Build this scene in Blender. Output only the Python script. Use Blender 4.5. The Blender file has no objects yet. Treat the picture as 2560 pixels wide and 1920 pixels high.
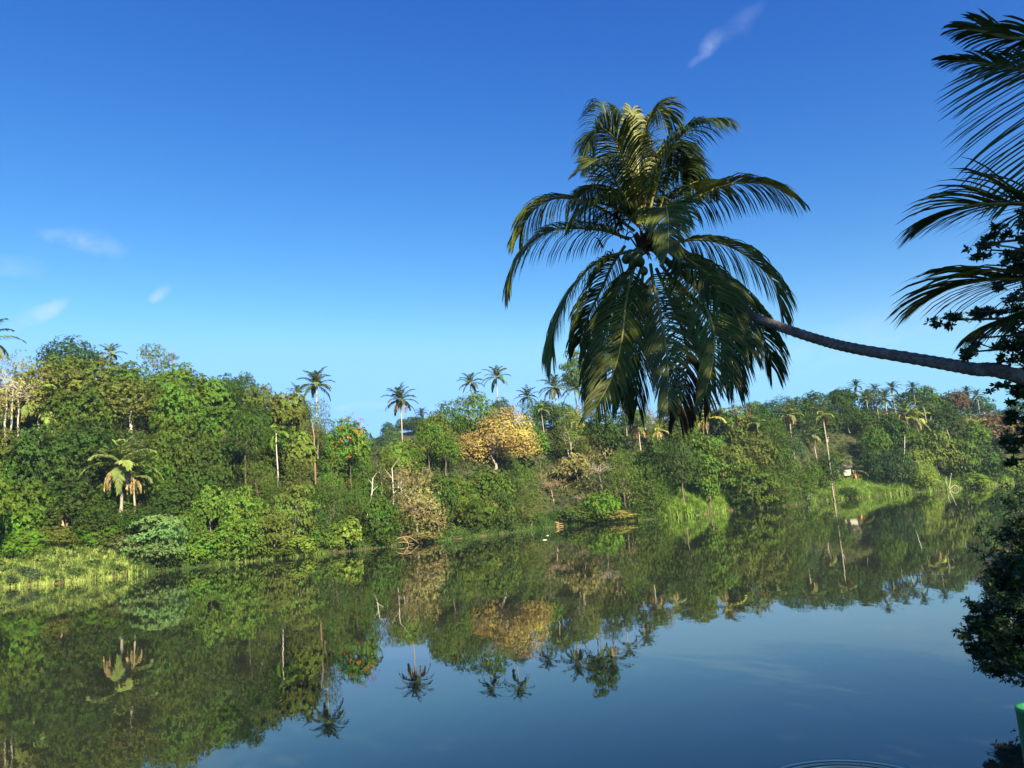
import bpy, math, random
import numpy as np
from math import sin, cos, pi, radians
from mathutils import Vector, Matrix
SC = bpy.context.scene
# ------------------------------------------------------------------ camera
F, W0, H0 = 1960.0, 2560.0, 1920.0
PIT, ROL, CZ = radians(8.7), radians(4.4), 7.0
cp, sp, cr, sr = cos(PIT), sin(PIT), cos(ROL), sin(ROL)
cam = bpy.data.cameras.new("camera"); camo = bpy.data.objects.new("camera", cam); SC.collection.objects.link(camo)
Xh, Uh, Fh = Vector((1, 0, 0)), Vector((0, -sp, cp)), Vector((0, cp, sp))
R_, U_ = Xh*cr - Uh*sr, Xh*sr + Uh*cr
m = Matrix((R_, U_, -Fh)).transposed().to_4x4(); m.translation = (0, 0, CZ); camo.matrix_world = m
cam.sensor_width = 36; cam.lens = 36*F/W0; cam.clip_end = 6000; cam.clip_start = .1
SC.camera = camo
SC.render.resolution_x, SC.render.resolution_y = 1024, 768
SC.view_settings.view_transform = 'Standard'; SC.view_settings.look = 'None'
SC.view_settings.exposure = 1.25; SC.view_settings.gamma = 1
SC.cycles.max_bounces = 6; SC.cycles.transparent_max_bounces = 6; SC.cycles.diffuse_bounces = 3
SC.cycles.glossy_bounces = 3; SC.cycles.transmission_bounces = 3; SC.cycles.caustics_reflective = False
SC.cycles.volume_bounces = 0
# ------------------------------------------------------------------ sun and sky
SUN_EL, SUN_AZ = radians(29), radians(148)      # compass style: 0 = straight ahead (+Y), 90 = +X
to_sun = Vector((sin(SUN_AZ)*cos(SUN_EL), cos(SUN_AZ)*cos(SUN_EL), sin(SUN_EL)))
sl = bpy.data.lights.new("sun", 'SUN'); sl.energy = 5.0; sl.angle = radians(.53); sl.color = (1, .89, .66)
so = bpy.data.objects.new("sun", sl); SC.collection.objects.link(so)
so.rotation_euler = (-to_sun).to_track_quat('-Z', 'Y').to_euler()

def ray(px, py):
    x, y = (px-1280)/F, -(py-960)/F
    d = Fh + R_*x + U_*y
    return d/math.hypot(d.x, d.y)               # unit horizontal length
def azt(px, py):
    d = ray(px, py); return math.atan2(d.x, d.y), d.z
def at(px, py, D):
    d = ray(px, py); return Vector((d.x*D, d.y*D, CZ+d.z*D))
def proj(p):
    v = Vector(p)-Vector((0, 0, CZ)); z = v.dot(Fh)
    return 1280+F*v.dot(R_)/z, 960-F*v.dot(U_)/z

wd = bpy.data.worlds.new("World"); SC.world = wd; wd.use_nodes = True
nt = wd.node_tree; N = nt.nodes; Lk = nt.links; N.clear()
def nd(t, **k):
    n = N.new(t)
    for a, b in k.items(): setattr(n, a, b)
    return n
def mth(op, a, b=None, c=None, clamp=False):
    n = nd('ShaderNodeMath', operation=op, use_clamp=clamp)
    for i, v in enumerate((a, b, c)):
        if v is None: continue
        if isinstance(v, (int, float)): n.inputs[i].default_value = v
        else: Lk.new(v, n.inputs[i])
    return n.outputs[0]
sky = nd('ShaderNodeTexSky', sky_type='NISHITA'); sky.sun_disc = False
sky.sun_elevation = SUN_EL; sky.sun_rotation = SUN_AZ; sky.altitude = 0; sky.air_density = 1.0; sky.dust_density = .4; sky.ozone_density = 2.2
hs = nd('ShaderNodeHueSaturation'); hs.inputs['Saturation'].default_value = 1.22; hs.inputs['Value'].default_value = 1.0
Lk.new(sky.outputs[0], hs.inputs['Color'])
sep = nd('ShaderNodeSeparateColor'); Lk.new(hs.outputs[0], sep.inputs[0]); cmb = nd('ShaderNodeCombineColor')
for i, (A, g) in enumerate(((4.9, 1.78), (2.45, 1.45), (1.45, .85))):   # deep clear-sky blue, paler low down
    Lk.new(mth('SMOOTH_MIN', mth('MULTIPLY', mth('POWER', mth('MULTIPLY', sep.outputs[i], .1), g), 10*A), (3.0, 6.5, 14)[i], (1, 1.4, .9)[i]), cmb.inputs[i])
tc = nd('ShaderNodeTexCoord')
nz = nd('ShaderNodeTexNoise'); nz.inputs['Scale'].default_value = 17; nz.inputs['Detail'].default_value = 7; nz.inputs['Roughness'].default_value = .62
Lk.new(tc.outputs['Generated'], nz.inputs['Vector'])
tot = None
# thin clouds: (px, py, half length deg, half width deg, tilt deg, strength)
for px, py, a, b, ti, st in ((205, 610, 2.7, .85, -9, .75), (400, 730, 1.0, .45, 38, .30), (100, 780, 2.9, .65, 40, .42), (40, 665, 2.2, .8, -5, .16),
                             (1780, 105, 1.1, .75, 30, .24), (1850, 65, 2.2, .8, 33, .17), (1740, 152, .8, .35, 30, .2), (920, 1012, 2.6, .35, 0, .22),
                             (2230, 790, 11, 1.0, 13, .16), (1300, 990, 8, .6, 3, .18), (2280, 830, 9, .5, 12, .12)):
    d = ray(px, py).normalized(); sd = Vector((d.y, -d.x, 0)).normalized(); up = sd.cross(d)
    ex = sd*cos(radians(ti))+up*sin(radians(ti)); ey = -sd*sin(radians(ti))+up*cos(radians(ti))
    def dot(v, s):
        n = nd('ShaderNodeVectorMath', operation='DOT_PRODUCT'); Lk.new(tc.outputs['Generated'], n.inputs[0]); n.inputs[1].default_value = v/math.sin(radians(s)); return n.outputs['Value']
    u, v = dot(ex, a), dot(ey, b)
    w = mth('ADD', mth('MULTIPLY', nz.outputs['Fac'], 1.6), -.8)
    u = mth('ADD', u, w); v = mth('ADD', v, mth('MULTIPLY', w, 1.6))
    r = mth('ADD', mth('MULTIPLY', u, u), mth('MULTIPLY', v, v))
    k = mth('SUBTRACT', 1.0, r, clamp=True)
    k = mth('MULTIPLY', mth('MULTIPLY', mth('POWER', k, 1.3), mth('POWER', mth('MULTIPLY', nz.outputs['Fac'], 1.55), 3.6)), st*1.35)
    n = nd('ShaderNodeVectorMath', operation='DOT_PRODUCT'); Lk.new(tc.outputs['Generated'], n.inputs[0]); n.inputs[1].default_value = d
    k = mth('MULTIPLY', k, mth('GREATER_THAN', n.outputs['Value'], 0))
    tot = k if tot is None else mth('ADD', tot, k)
mx = nd('ShaderNodeMix', data_type='RGBA'); Lk.new(mth('MINIMUM', tot, .6), mx.inputs['Factor'])
Lk.new(cmb.outputs[0], mx.inputs['A']); mx.inputs['B'].default_value = (6.6, 7.6, 9.2, 1)
bg = nd('ShaderNodeBackground'); bg.inputs['Strength'].default_value = .05; Lk.new(mx.outputs['Result'], bg.inputs['Color'])
wo = nd('ShaderNodeOutputWorld'); Lk.new(bg.outputs[0], wo.inputs[0])

# ------------------------------------------------------------------ materials
def mat(name):
    m = bpy.data.materials.new(name); m.use_nodes = True; return m, m.node_tree
def ramp(t, fac, stops):
    r = t.nodes.new('ShaderNodeValToRGB'); t.links.new(fac, r.inputs[0]); e = r.color_ramp.elements
    while len(e) < len(stops): e.new(.5)
    for i, (p, c) in enumerate(stops): e[i].position = p; e[i].color = (*c, 1)
    return r.outputs[0]
def noise(t, scale, detail=4, vec=None, rough=.5):
    n = t.nodes.new('ShaderNodeTexNoise'); n.inputs['Scale'].default_value = scale; n.inputs['Detail'].default_value = detail; n.inputs['Roughness'].default_value = rough
    if vec is not None: t.links.new(vec, n.inputs['Vector'])
    return n
def bump(t, h, st, dist=.1):
    b = t.nodes.new('ShaderNodeBump'); b.inputs['Strength'].default_value = st; b.inputs['Distance'].default_value = dist; t.links.new(h, b.inputs['Height']); return b.outputs[0]
def foliage(name, rough=.6, trans=.28, spec=.16, tintscale=.25, col=None):
    """leaf colour = object colour x per-leaf variation (attribute v) x soft patches"""
    m, t = mat(name); L = t.links; p = t.nodes['Principled BSDF']
    a = t.nodes.new('ShaderNodeAttribute'); a.attribute_name = 'v'
    oi = t.nodes.new('ShaderNodeObjectInfo')
    tc = t.nodes.new('ShaderNodeTexCoord'); nn = noise(t, 2.2, 3, tc.outputs['Object'])
    h = t.nodes.new('ShaderNodeHueSaturation')
    if col: h.inputs['Color'].default_value = (*col, 1)
    else: L.new(oi.outputs['Color'], h.inputs['Color'])
    def mr(src, lo, hi, fl=0, fh=1):
        r = t.nodes.new('ShaderNodeMapRange'); L.new(src, r.inputs[0]); r.inputs[1].default_value = fl; r.inputs[2].default_value = fh; r.inputs[3].default_value = lo; r.inputs[4].default_value = hi; return r.outputs[0]
    L.new(mr(nn.outputs['Fac'], .475, .53, .3, .7), h.inputs['Hue'])
    v = t.nodes.new('ShaderNodeMath'); v.operation = 'MULTIPLY'
    L.new(mr(a.outputs['Fac'], .55, 1.55), v.inputs[0]); L.new(mr(nn.outputs['Fac'], .75, 1.3, .3, .7), v.inputs[1]); L.new(v.outputs[0], h.inputs['Value'])
    L.new(h.outputs[0], p.inputs['Base Color']); p.inputs['Roughness'].default_value = rough; p.inputs['Specular IOR Level'].default_value = spec
    tr = t.nodes.new('ShaderNodeBsdfTranslucent'); L.new(h.outputs[0], tr.inputs[0])
    ms = t.nodes.new('ShaderNodeMixShader'); ms.inputs[0].default_value = trans
    L.new(p.outputs[0], ms.inputs[1]); L.new(tr.outputs[0], ms.inputs[2]); L.new(ms.outputs[0], t.nodes['Material Output'].inputs[0])
    return m
LEAF = foliage('leaf'); GLOSSLEAF = foliage('glossy_leaf', .42, .12, .3); GRASS = foliage('grass_blade', .6, .3, .2)
FROND = foliage('palm_leaflet', .5, .22, .25)
def bark(name, c1, c2, scale, ring=0, bst=.6, oc=False):
    m, t = mat(name); L = t.links; p = t.nodes['Principled BSDF']; tc = t.nodes.new('ShaderNodeTexCoord')
    n = noise(t, scale, 6, tc.outputs['Object'], .65); c = ramp(t, n.outputs['Fac'], [(.32, c1), (.68, c2)])
    if oc:
        oi = t.nodes.new('ShaderNodeObjectInfo'); mm = t.nodes.new('ShaderNodeMix'); mm.data_type = 'RGBA'; mm.blend_type = 'MULTIPLY'; mm.inputs['Factor'].default_value = 1
        L.new(c, mm.inputs['A']); L.new(oi.outputs['Color'], mm.inputs['B']); c = mm.outputs['Result']
    L.new(c, p.inputs['Base Color']); p.inputs['Roughness'].default_value = .85
    L.new(bump(t, n.outputs['Fac'], bst, .05), p.inputs['Normal']); return m
BARK = bark('bark', (.55, .55, .55), (1, 1, 1), 3, oc=True)
def palm_bark():
    m, t = mat('leaning_palm_bark'); L = t.links; p = t.nodes['Principled BSDF']; tc = t.nodes.new('ShaderNodeTexCoord')
    n = noise(t, 3.2, 8, tc.outputs['Object'], .7); n2 = noise(t, 14, 4, tc.outputs['Object'], .6)
    c = ramp(t, n.outputs['Fac'], [(.3, (.06, .042, .032)), (.5, (.17, .13, .105)), (.62, (.26, .215, .19)), (.72, (.55, .55, .5))])
    m2 = t.nodes.new('ShaderNodeMix'); m2.data_type = 'RGBA'; m2.blend_type = 'MULTIPLY'; m2.inputs['Factor'].default_value = .7
    L.new(c, m2.inputs['A']); L.new(ramp(t, n2.outputs['Fac'], [(.35, (.4, .36, .34)), (.6, (1, 1, 1))]), m2.inputs['B'])
    L.new(m2.outputs['Result'], p.inputs['Base Color']); p.inputs['Roughness'].default_value = .9
    L.new(bump(t, n2.outputs['Fac'], .8, .04), p.inputs['Normal']); return m
PBARK = palm_bark()
def soil():
    m, t = mat('soil'); L = t.links; p = t.nodes['Principled BSDF']; tc = t.nodes.new('ShaderNodeTexCoord')
    n = noise(t, .35, 8, tc.outputs['Object'], .65)
    c1 = ramp(t, n.outputs['Fac'], [(.35, (.035, .03, .012)), (.55, (.05, .06, .015)), (.7, (.09, .07, .03))])
    g = t.nodes.new('ShaderNodeNewGeometry'); sx = t.nodes.new('ShaderNodeSeparateXYZ'); L.new(g.outputs['Position'], sx.inputs[0])
    mr = t.nodes.new('ShaderNodeMapRange'); L.new(sx.outputs[2], mr.inputs[0]); mr.inputs[1].default_value = .9; mr.inputs[2].default_value = 1.6; mr.inputs[3].default_value = 1; mr.inputs[4].default_value = 0
    mm = t.nodes.new('ShaderNodeMix'); mm.data_type = 'RGBA'; L.new(mr.outputs[0], mm.inputs['Factor']); L.new(c1, mm.inputs['A']); L.new(ramp(t, n.outputs['Fac'], [(.4, (.035, .02, .012)), (.65, (.17, .09, .05))]), mm.inputs['B'])
    L.new(mm.outputs['Result'], p.inputs['Base Color'])
    p.inputs['Roughness'].default_value = 1; L.new(bump(t, n.outputs['Fac'], 1, .5), p.inputs['Normal']); return m
SOIL = soil()
def flat(name, c, rough=.6, nscale=8, var=.25):
    m, t = mat(name); L = t.links; p = t.nodes['Principled BSDF']; tc = t.nodes.new('ShaderNodeTexCoord'); n = noise(t, nscale, 5, tc.outputs['Object'])
    L.new(ramp(t, n.outputs['Fac'], [(.3, tuple(x*(1-var) for x in c)), (.7, tuple(min(1, x*(1+var)) for x in c))]), p.inputs['Base Color']); p.inputs['Roughness'].default_value = rough; return m
RACHIS = flat('rachis', (.20, .18, .045), .5, 3); FIBRE = flat('palm_fibre', (.10, .045, .02), .95, 20, .5); NUT = flat('green_coconut', (.045, .065, .018), .4, 6)
def water():
    m, t = mat('river_water'); L = t.links; p = t.nodes['Principled BSDF']
    p.inputs['Base Color'].default_value = (.024, .029, .016, 1); p.inputs['Roughness'].default_value = .012; p.inputs['IOR'].default_value = 1.44
    g = t.nodes.new('ShaderNodeNewGeometry')
    mp = t.nodes.new('ShaderNodeMapping'); L.new(g.outputs['Position'], mp.inputs[0]); mp.inputs['Scale'].default_value = (.9, .45, 1)
    n1 = noise(t, 1.0, 3, mp.outputs[0]); n2 = noise(t, .12, 2, mp.outputs[0])
    patch = noise(t, .03, 2, g.outputs['Position'])
    def M(op, a, b=None, c=None, clamp=False):
        n = t.nodes.new('ShaderNodeMath'); n.operation = op; n.use_clamp = clamp
        for i, v in enumerate((a, b, c)):
            if v is None: continue
            if isinstance(v, (int, float)): n.inputs[i].default_value = v
            else: L.new(v, n.inputs[i])
        return n.outputs[0]
    h = M('ADD', M('MULTIPLY', n1.outputs['Fac'], M('MULTIPLY', patch.outputs['Fac'], .006)), M('MULTIPLY', n2.outputs['Fac'], .012))
    rc = at(2130, 1975, 1.0); s = -CZ/(rc.z-CZ); cx, cy = rc.x*s, rc.y*s      # rings where a fish rose
    vd = t.nodes.new('ShaderNodeVectorMath'); vd.operation = 'DISTANCE'; L.new(g.outputs['Position'], vd.inputs[0]); vd.inputs[1].default_value = (cx, cy, 0)
    env = M('SUBTRACT', 1.0, M('MULTIPLY', M('ABSOLUTE', M('SUBTRACT', vd.outputs['Value'], 1.75)), 2.2), clamp=True)
    h = M('ADD', h, M('MULTIPLY', M('MULTIPLY', M('SINE', M('MULTIPLY', vd.outputs['Value'], 26.0)), env), .006))
    L.new(bump(t, h, 1.0, 1.0), p.inputs['Normal']); return m
WATER = water()

# ------------------------------------------------------------------ mesh helpers
def link(name, me, parent=None, col=None):
    o = bpy.data.objects.new(name, me); SC.collection.objects.link(o)
    if parent: o.parent = parent
    if col: o.color = (*col, 1)
    return o
def mesh_np(name, v, f, mats, attr=None, smooth=False, mi=None):
    v = np.asarray(v, 'f4'); f = np.asarray(f, 'i4'); k = f.shape[1]
    me = bpy.data.meshes.new(name); me.vertices.add(len(v)); me.vertices.foreach_set('co', v.ravel())
    me.loops.add(f.size); me.loops.foreach_set('vertex_index', f.ravel()); me.polygons.add(len(f))
    me.polygons.foreach_set('loop_start', np.arange(0, f.size, k, dtype='i4'))
    me.polygons.foreach_set('use_smooth', np.full(len(f), smooth))
    for mm in mats: me.materials.append(mm)
    if mi is not None: me.polygons.foreach_set('material_index', np.asarray(mi, 'i4'))
    if attr is not None:
        a = me.attributes.new('v', 'FLOAT', 'FACE'); a.data.foreach_set('value', np.asarray(attr, 'f4'))
    me.update(calc_edges=True); return me
class MB:
    def __init__(s): s.v = []; s.f = []; s.a = []
    def tube(s, pts, rad, n=6, cap=True, va=.5):
        b = len(s.v); pts = [Vector(p) for p in pts]; pu = None
        for i, p in enumerate(pts):
            t = (pts[min(i+1, len(pts)-1)]-pts[max(i-1, 0)]).normalized()
            if pu is None: pu = t.orthogonal().normalized()
            u = (pu-t*pu.dot(t))
            u = u.normalized() if u.length > 1e-5 else t.orthogonal().normalized()
            pu = u; w = t.cross(u)
            for j in range(n):
                a = 2*pi*j/n; s.v.append(p+(u*cos(a)+w*sin(a))*rad[i])
        for i in range(len(pts)-1):
            for j in range(n):
                s.f.append((b+i*n+j, b+i*n+(j+1) % n, b+(i+1)*n+(j+1) % n, b+(i+1)*n+j)); s.a.append(va)
        if cap:
            c = len(s.v); s.v += [pts[-1]]
            for j in range(n): s.f.append((b+(len(pts)-1)*n+j, b+(len(pts)-1)*n+(j+1) % n, c, c)); s.a.append(va)
    def quad(s, a, b, c, d, va=.5):
        k = len(s.v); s.v += [a, b, c, d]; s.f.append((k, k+1, k+2, k+3)); s.a.append(va)
    def box(s, x0, x1, y0, y1, z0, z1):
        k = len(s.v); s.v += [Vector((x, y, z)) for z in (z0, z1) for y in (y0, y1) for x in (x0, x1)]
        for q in ((0, 2, 3, 1), (4, 5, 7, 6), (0, 1, 5, 4), (2, 6, 7, 3), (0, 4, 6, 2), (1, 3, 7, 5)): s.f.append(tuple(k+i for i in q)); s.a.append(.5)
    def mesh(s, name, mats, smooth=False):
        me = bpy.data.meshes.new(name); me.from_pydata([tuple(x) for x in s.v], [], [tuple(dict.fromkeys(q)) for q in s.f])
        for mm in mats: me.materials.append(mm)
        a = me.attributes.new('v', 'FLOAT', 'FACE'); a.data.foreach_set('value', s.a)
        me.polygons.foreach_set('use_smooth', [smooth]*len(me.polygons)); me.update(); return me
def nrm(a): return a/np.maximum(np.linalg.norm(a, axis=-1, keepdims=True), 1e-9)
def rosettes(P, Nn, L, wr, k, rng, spread=.9, droop=.25, cv=None):
    """k kite leaves fanning round each point P about axis Nn -> verts, faces, per-face v"""
    n = len(P); Nn = nrm(Nn); t = nrm(np.cross(Nn, rng.normal(size=(n, 3)))); b = np.cross(Nn, t)
    cv = rng.random(n)*.65 if cv is None else cv*.45+rng.random(n)*.2
    V = []; A = []
    for i in range(k):
        a = 2*pi*i/k+rng.random(n)*1.1
        ax = nrm((t*np.cos(a)[:, None]+b*np.sin(a)[:, None])*spread+Nn*(.25+.5*rng.random((n, 1)))+[0, 0, -droop])
        sd = nrm(np.cross(ax, Nn)+rng.normal(size=(n, 3))*.25)
        l = (L*(.65+.6*rng.random(n)))[:, None]; w = l*wr*.5
        mid = P+ax*l*.5; V.append(np.stack([P, mid+sd*w, P+ax*l-[0, 0, .08]*l, mid-sd*w], 1)); A.append(np.clip(cv+.35*rng.random(n), 0, 1))
    V = np.concatenate(V).reshape(-1, 3); return V, np.arange(len(V)).reshape(-1, 4), np.concatenate(A)
def crown_np(seed, shape='round', nc=46, per=34, k=5, L=.085, wr=.5, lobes=None, cl=(.20, .34), droop=.25, hollow=.5, md=None):
    rng = np.random.default_rng(seed); P = []; Nn = []
    lobes = lobes or [(0, 0, 0, 1, 1, .9)]
    C = []; tries = 0
    md = md or {'round': .23, 'umbrella': .24, 'column': .2, 'fine': .2, 'sparse': .2}.get(shape, .22)
    while len(C) < nc and tries < nc*60:
        tries += 1; l = lobes[rng.integers(len(lobes))]; d = nrm(rng.normal(size=3))
        if d[2] < -.55: continue
        r = hollow+(1-hollow)*rng.random()**.5
        c = np.array(l[:3])+d*r*np.array(l[3:])*.78
        if shape == 'umbrella': c[2] += rng.normal()*.05
        if all(np.linalg.norm(c-q) > md*(.8 if tries > nc*20 else 1) for q in C): C.append(c)
    CV = []
    for c in C:
        r = rng.uniform(*cl); n = int(per*(r/.27)**2); d = nrm(rng.normal(size=(n, 3))+[0, 0, .35]); d[:, 2] *= (.38 if shape == 'umbrella' else .85)
        CV.append(np.full(n, rng.random())); rr = r*(.72+.33*rng.random((n, 1))); P.append(c+d*rr); Nn.append(nrm(d)+nrm(c[None, :]*1.0)*.5+[0, 0, .35]+rng.normal(size=(n, 3))*.3)
    P = np.concatenate(P); Nn = np.concatenate(Nn)
    return rosettes(P, Nn, L, wr, k, rng, droop=droop, cv=np.concatenate(CV)), C
def trunk_mb(seed, C, R=.035, nb=9, wild=.05, z0=-1.9, zf=-.45, multi=1):
    """unit trunk running from z0 (ground) into crown centres C"""
    rnd = random.Random(seed); m = MB()
    for q in range(multi):
        ox = (q-(multi-1)/2)*.22; n = 7; pts = []; x = ox*.5; y = 0
        for i in range(n+1):
            u = i/n; x += rnd.uniform(-1, 1)*wild+ox*.12; y += rnd.uniform(-1, 1)*wild; pts.append((x, y, z0+(zf-z0)*u))
        m.tube(pts, [R*(1.3-.75*i/n)*(1.25 if i == 0 else 1) for i in range(n+1)], 7)
        fork = Vector(pts[-1]); low = Vector(pts[-2])
        for c in rnd.sample(list(C), min(nb, len(C))):
            c = Vector(c); s = rnd.choice((fork, low, fork)); mid = s.lerp(c, .5)+Vector((rnd.uniform(-.08, .08), rnd.uniform(-.08, .08), rnd.uniform(-.02, .1)))
            m.tube([s, mid, c], [R*.45, R*.3, R*.1], 5)
            for _ in range(3):
                e = mid.lerp(c, .5)+Vector((rnd.uniform(-.2, .2), rnd.uniform(-.2, .2), rnd.uniform(-.05, .2))); m.tube([mid, e], [R*.2, R*.06], 4)
    return m
PROTO = {}
def proto(kind, var, **k):
    z0 = k.pop('z0', -1.9); R = k.pop('R', .035); multi = k.pop('multi', 1); nb = k.pop('nb', 9); zf = k.pop('zf', -.35); fm = k.pop('mat', LEAF)
    (v, f, a), C = crown_np(hash_(kind)+var, **k)
    cm = mesh_np(kind+'_crown', v, f, [fm], a)
    # crown bounds for fitting
    lo, hi = v.min(0), v.max(0)
    tm = trunk_mb(hash_(kind)+var, C, R, nb, z0=z0, zf=zf, multi=multi).mesh(kind+'_trunk', [BARK], True)
    PROTO.setdefault(kind, []).append((cm, tm, lo, hi, z0))
def hash_(s): return sum(ord(c)*(i+7) for i, c in enumerate(s))*31
for i in range(4): proto('round', i, nc=44, per=58, L=.075, cl=(.17, .29), md=.31)
for i in range(3): proto('dense', i, nc=70, per=36, L=.062, cl=(.17, .28))
for i in range(3): proto('big', i, nc=38, per=24, k=6, L=.12, wr=.6, cl=(.2, .32))
for i in range(3): proto('fine', i, shape='fine', nc=60, per=44, k=4, L=.06, wr=.35, cl=(.15, .27), lobes=[(0, 0, .1, .8, .8, 1.0), (.15, 0, -.3, .8, .8, .7)])
for i in range(3): proto('umbrella', i, shape='umbrella', nc=44, per=36, k=5, L=.075, wr=.45)
for i in range(2): proto('column', i, shape='column', nc=60, per=40, k=5, L=.085, wr=.6, cl=(.16, .26), lobes=[(0, 0, .55, .5, .5, .5), (.05, 0, 0, .62, .62, .6), (0, 0, -.6, .5, .5, .6)])
for i in range(3): proto('sparse', i, shape='sparse', nc=38, per=26, k=4, L=.09, wr=.45, nb=20, R=.02, cl=(.12, .24), hollow=.3)
for i in range(1): proto('multi', i, shape='sparse', nc=44, per=34, k=4, L=.055, wr=.45, nb=14, R=.026, cl=(.14, .26), hollow=.3, multi=3, zf=.3)
for i in range(2): proto('twiggy', i, shape='sparse', nc=46, per=13, k=3, L=.06, wr=.35, nb=26, R=.024, cl=(.14, .25), hollow=.3, zf=-.15)
for i in range(2): proto('fern', i, nc=34, per=50, k=6, L=.1, wr=.25, droop=.7, cl=(.2, .33))
for i in range(3): proto('far', i, nc=44, per=24, k=4, L=.095, wr=.6)
proto('tan', 0, nc=150, per=110, k=5, L=.030, wr=.55, R=.03, nb=30, cl=(.13, .21), md=.10, zf=-.62, lobes=[(-.55, 0, -.22, .47, .6, .62), (.3, 0, .12, .7, .75, .8), (.05, .1, .0, .6, .6, .7), (.5, 0, -.2, .5, .6, .6)])
for i in range(2): proto('bush', i, nc=36, per=44, L=.08, z0=-1.0, zf=-.5)
for i in range(2): proto('bigbush', i, nc=28, per=30, k=6, L=.12, wr=.6, z0=-1.0, zf=-.5)
# ------------------------------------------------------------------ terrain
SHORE = [(-400, 1500), (-150, 1486), (0, 1470), (120, 1461), (240, 1450), (400, 1428), (640, 1402), (820, 1384), (1060, 1357), (1230, 1338), (1400, 1316), (1560, 1304), (1750, 1288), (1830, 1276), (1960, 1266), (2060, 1252), (2170, 1242), (2320, 1229), (2460, 1216), (2560, 1206), (2800, 1192)]
SA, SD = [], []
for p in SHORE:
    a, t = azt(*p); SA.append(a); SD.append(-CZ/t)
SA = [-1.1]+SA+[1.1]; SD = [SD[0]*1.05]+SD+[SD[-1]*1.05]
def D0(a): return float(np.interp(a, SA, SD))
SKYL = [(-300, 900), (0, 885), (100, 885), (180, 870), (280, 888), (340, 890), (440, 900), (500, 932), (560, 928), (640, 958), (700, 965), (740, 988), (830, 1008), (880, 1050), (905, 1095), (960, 1115), (1010, 1100), (1060, 1048), (1090, 1015), (1150, 980), (1250, 1000), (1340, 1000), (1450, 990), (1550, 1012), (1780, 1008), (1850, 1022), (1895, 1022), (1930, 990), (2010, 975), (2137, 966), (2300, 970), (2450, 990), (2560, 994), (2900, 1010)]
KA, KT = zip(*[azt(*p) for p in SKYL])
BW = [(-400, 16, .36), (250, 16, .36), (330, 6, .4), (900, 6, .35), (1100, 12, .16), (1400, 10, .2), (1620, 5, .4), (1680, 20, .45), (1840, 18, .42), (1900, 5, .4), (2050, 8, .4), (2120, 16, .3), (2560, 16, .28)]
def sh_az(px): return azt(px, np.interp(px, *zip(*SHORE)))[0]
BA = [sh_az(b[0]) for b in BW]
CAN = 9.0
def crest(a):
    bw = np.interp(a, BA, [b[1] for b in BW]); bs = np.interp(a, BA, [b[2] for b in BW]); d0 = D0(a); tk = np.interp(a, KA, KT)
    d = 6.0
    while d < 130:
        z = bs*min(d, bw)+.68*max(0, d-bw)
        if (z+CAN-CZ)/(d0+d) >= tk-.004: break
        d += 1
    return bw, bs, d
GA = np.linspace(-.95, .95, 400); _c = [crest(a) for a in GA]; CB, CS, CD = (np.array([c[i] for c in _c]) for i in range(3))
CD = np.convolve(np.pad(CD, 2, 'edge'), np.ones(5)/5, 'valid')
def ground(a, d):
    bw, bs, dc = np.interp(a, GA, CB), np.interp(a, GA, CS), np.interp(a, GA, CD)
    if d < 0: return .5*d
    e = min(d, dc); z = .4+bs*min(e, bw)+.68*max(0, e-bw)
    if d > dc: z -= (d-dc)*.10
    return z
def gxy(x, y):
    a = math.atan2(x, y); return ground(a, math.hypot(x, y)-D0(a))
ds = np.concatenate([[-14, -6, -2, -.6, 0, .7, 1.5, 3, 5], np.arange(8, 150, 5.), [160, 200, 260]])
ga = np.linspace(-.95, .95, 260); v = []; rg = random.Random(5)
for a in ga:
    D_ = D0(a)
    for d in ds:
        dd = d+rg.uniform(-.5, .5)*(1.2 if -2 < d < 3 else 0); z = ground(a, dd)+(rg.uniform(-.3, .3) if d > 4 else 0); v.append((sin(a)*(D_+dd), cos(a)*(D_+dd), z))
n = len(ds); f = [(i*n+j, i*n+j+1, (i+1)*n+j+1, (i+1)*n+j) for i in range(len(ga)-1) for j in range(n-1)]
ter = link('hillside', mesh_np('hillside', v, f, [SOIL], smooth=True)); ter['kind'] = 'structure'
# distant hill across the river bend
FK = [(600, 1120), (840, 1085), (905, 1075), (930, 1058), (1000, 1046), (1060, 1036), (1120, 1040), (1500, 1025), (1700, 1020), (1800, 1018), (1840, 1000), (1900, 1010), (1980, 1010), (2300, 1000), (2800, 1010)]
FA, FT = zip(*[azt(*p) for p in FK]); FD = 470.0
v = []; fa = np.linspace(FA[0], FA[-1], 90)
for a in fa:
    zt = CZ+np.interp(a, FA, FT)*(FD+60)-10
    for d, k in ((-90, -.05), (-40, .3), (0, .72), (35, .93), (60, 1), (110, .9), (200, .5)): v.append((sin(a)*(FD+d), cos(a)*(FD+d), zt*k))
f = [(i*7+j, i*7+j+1, (i+1)*7+j+1, (i+1)*7+j) for i in range(89) for j in range(6)]
fh = link('distant_hill', mesh_np('distant_hill', v, f, [SOIL], smooth=True)); fh['kind'] = 'structure'
def fground(a, d): return (CZ+np.interp(a, FA, FT)*(FD+60)-10)*np.interp(d, [-90, -40, 0, 35, 60, 110], [-.05, .3, .72, .93, 1, .9])
# water
v = []; f = []; rs = [4, 12, 30, 70, 150, 300, 700, 3000]; na = 64
v = [(r*sin(2*pi*i/na), r*cos(2*pi*i/na), 0) for r in [.01]+rs for i in range(na)]
f = [(r*na+i, (r+1)*na+i, (r+1)*na+(i+1) % na, r*na+(i+1) % na) for r in range(len(rs)) for i in range(na)]
wa = link('river_water', mesh_np('river_water', v, f, [WATER])); wa['kind'] = 'structure'
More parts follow.
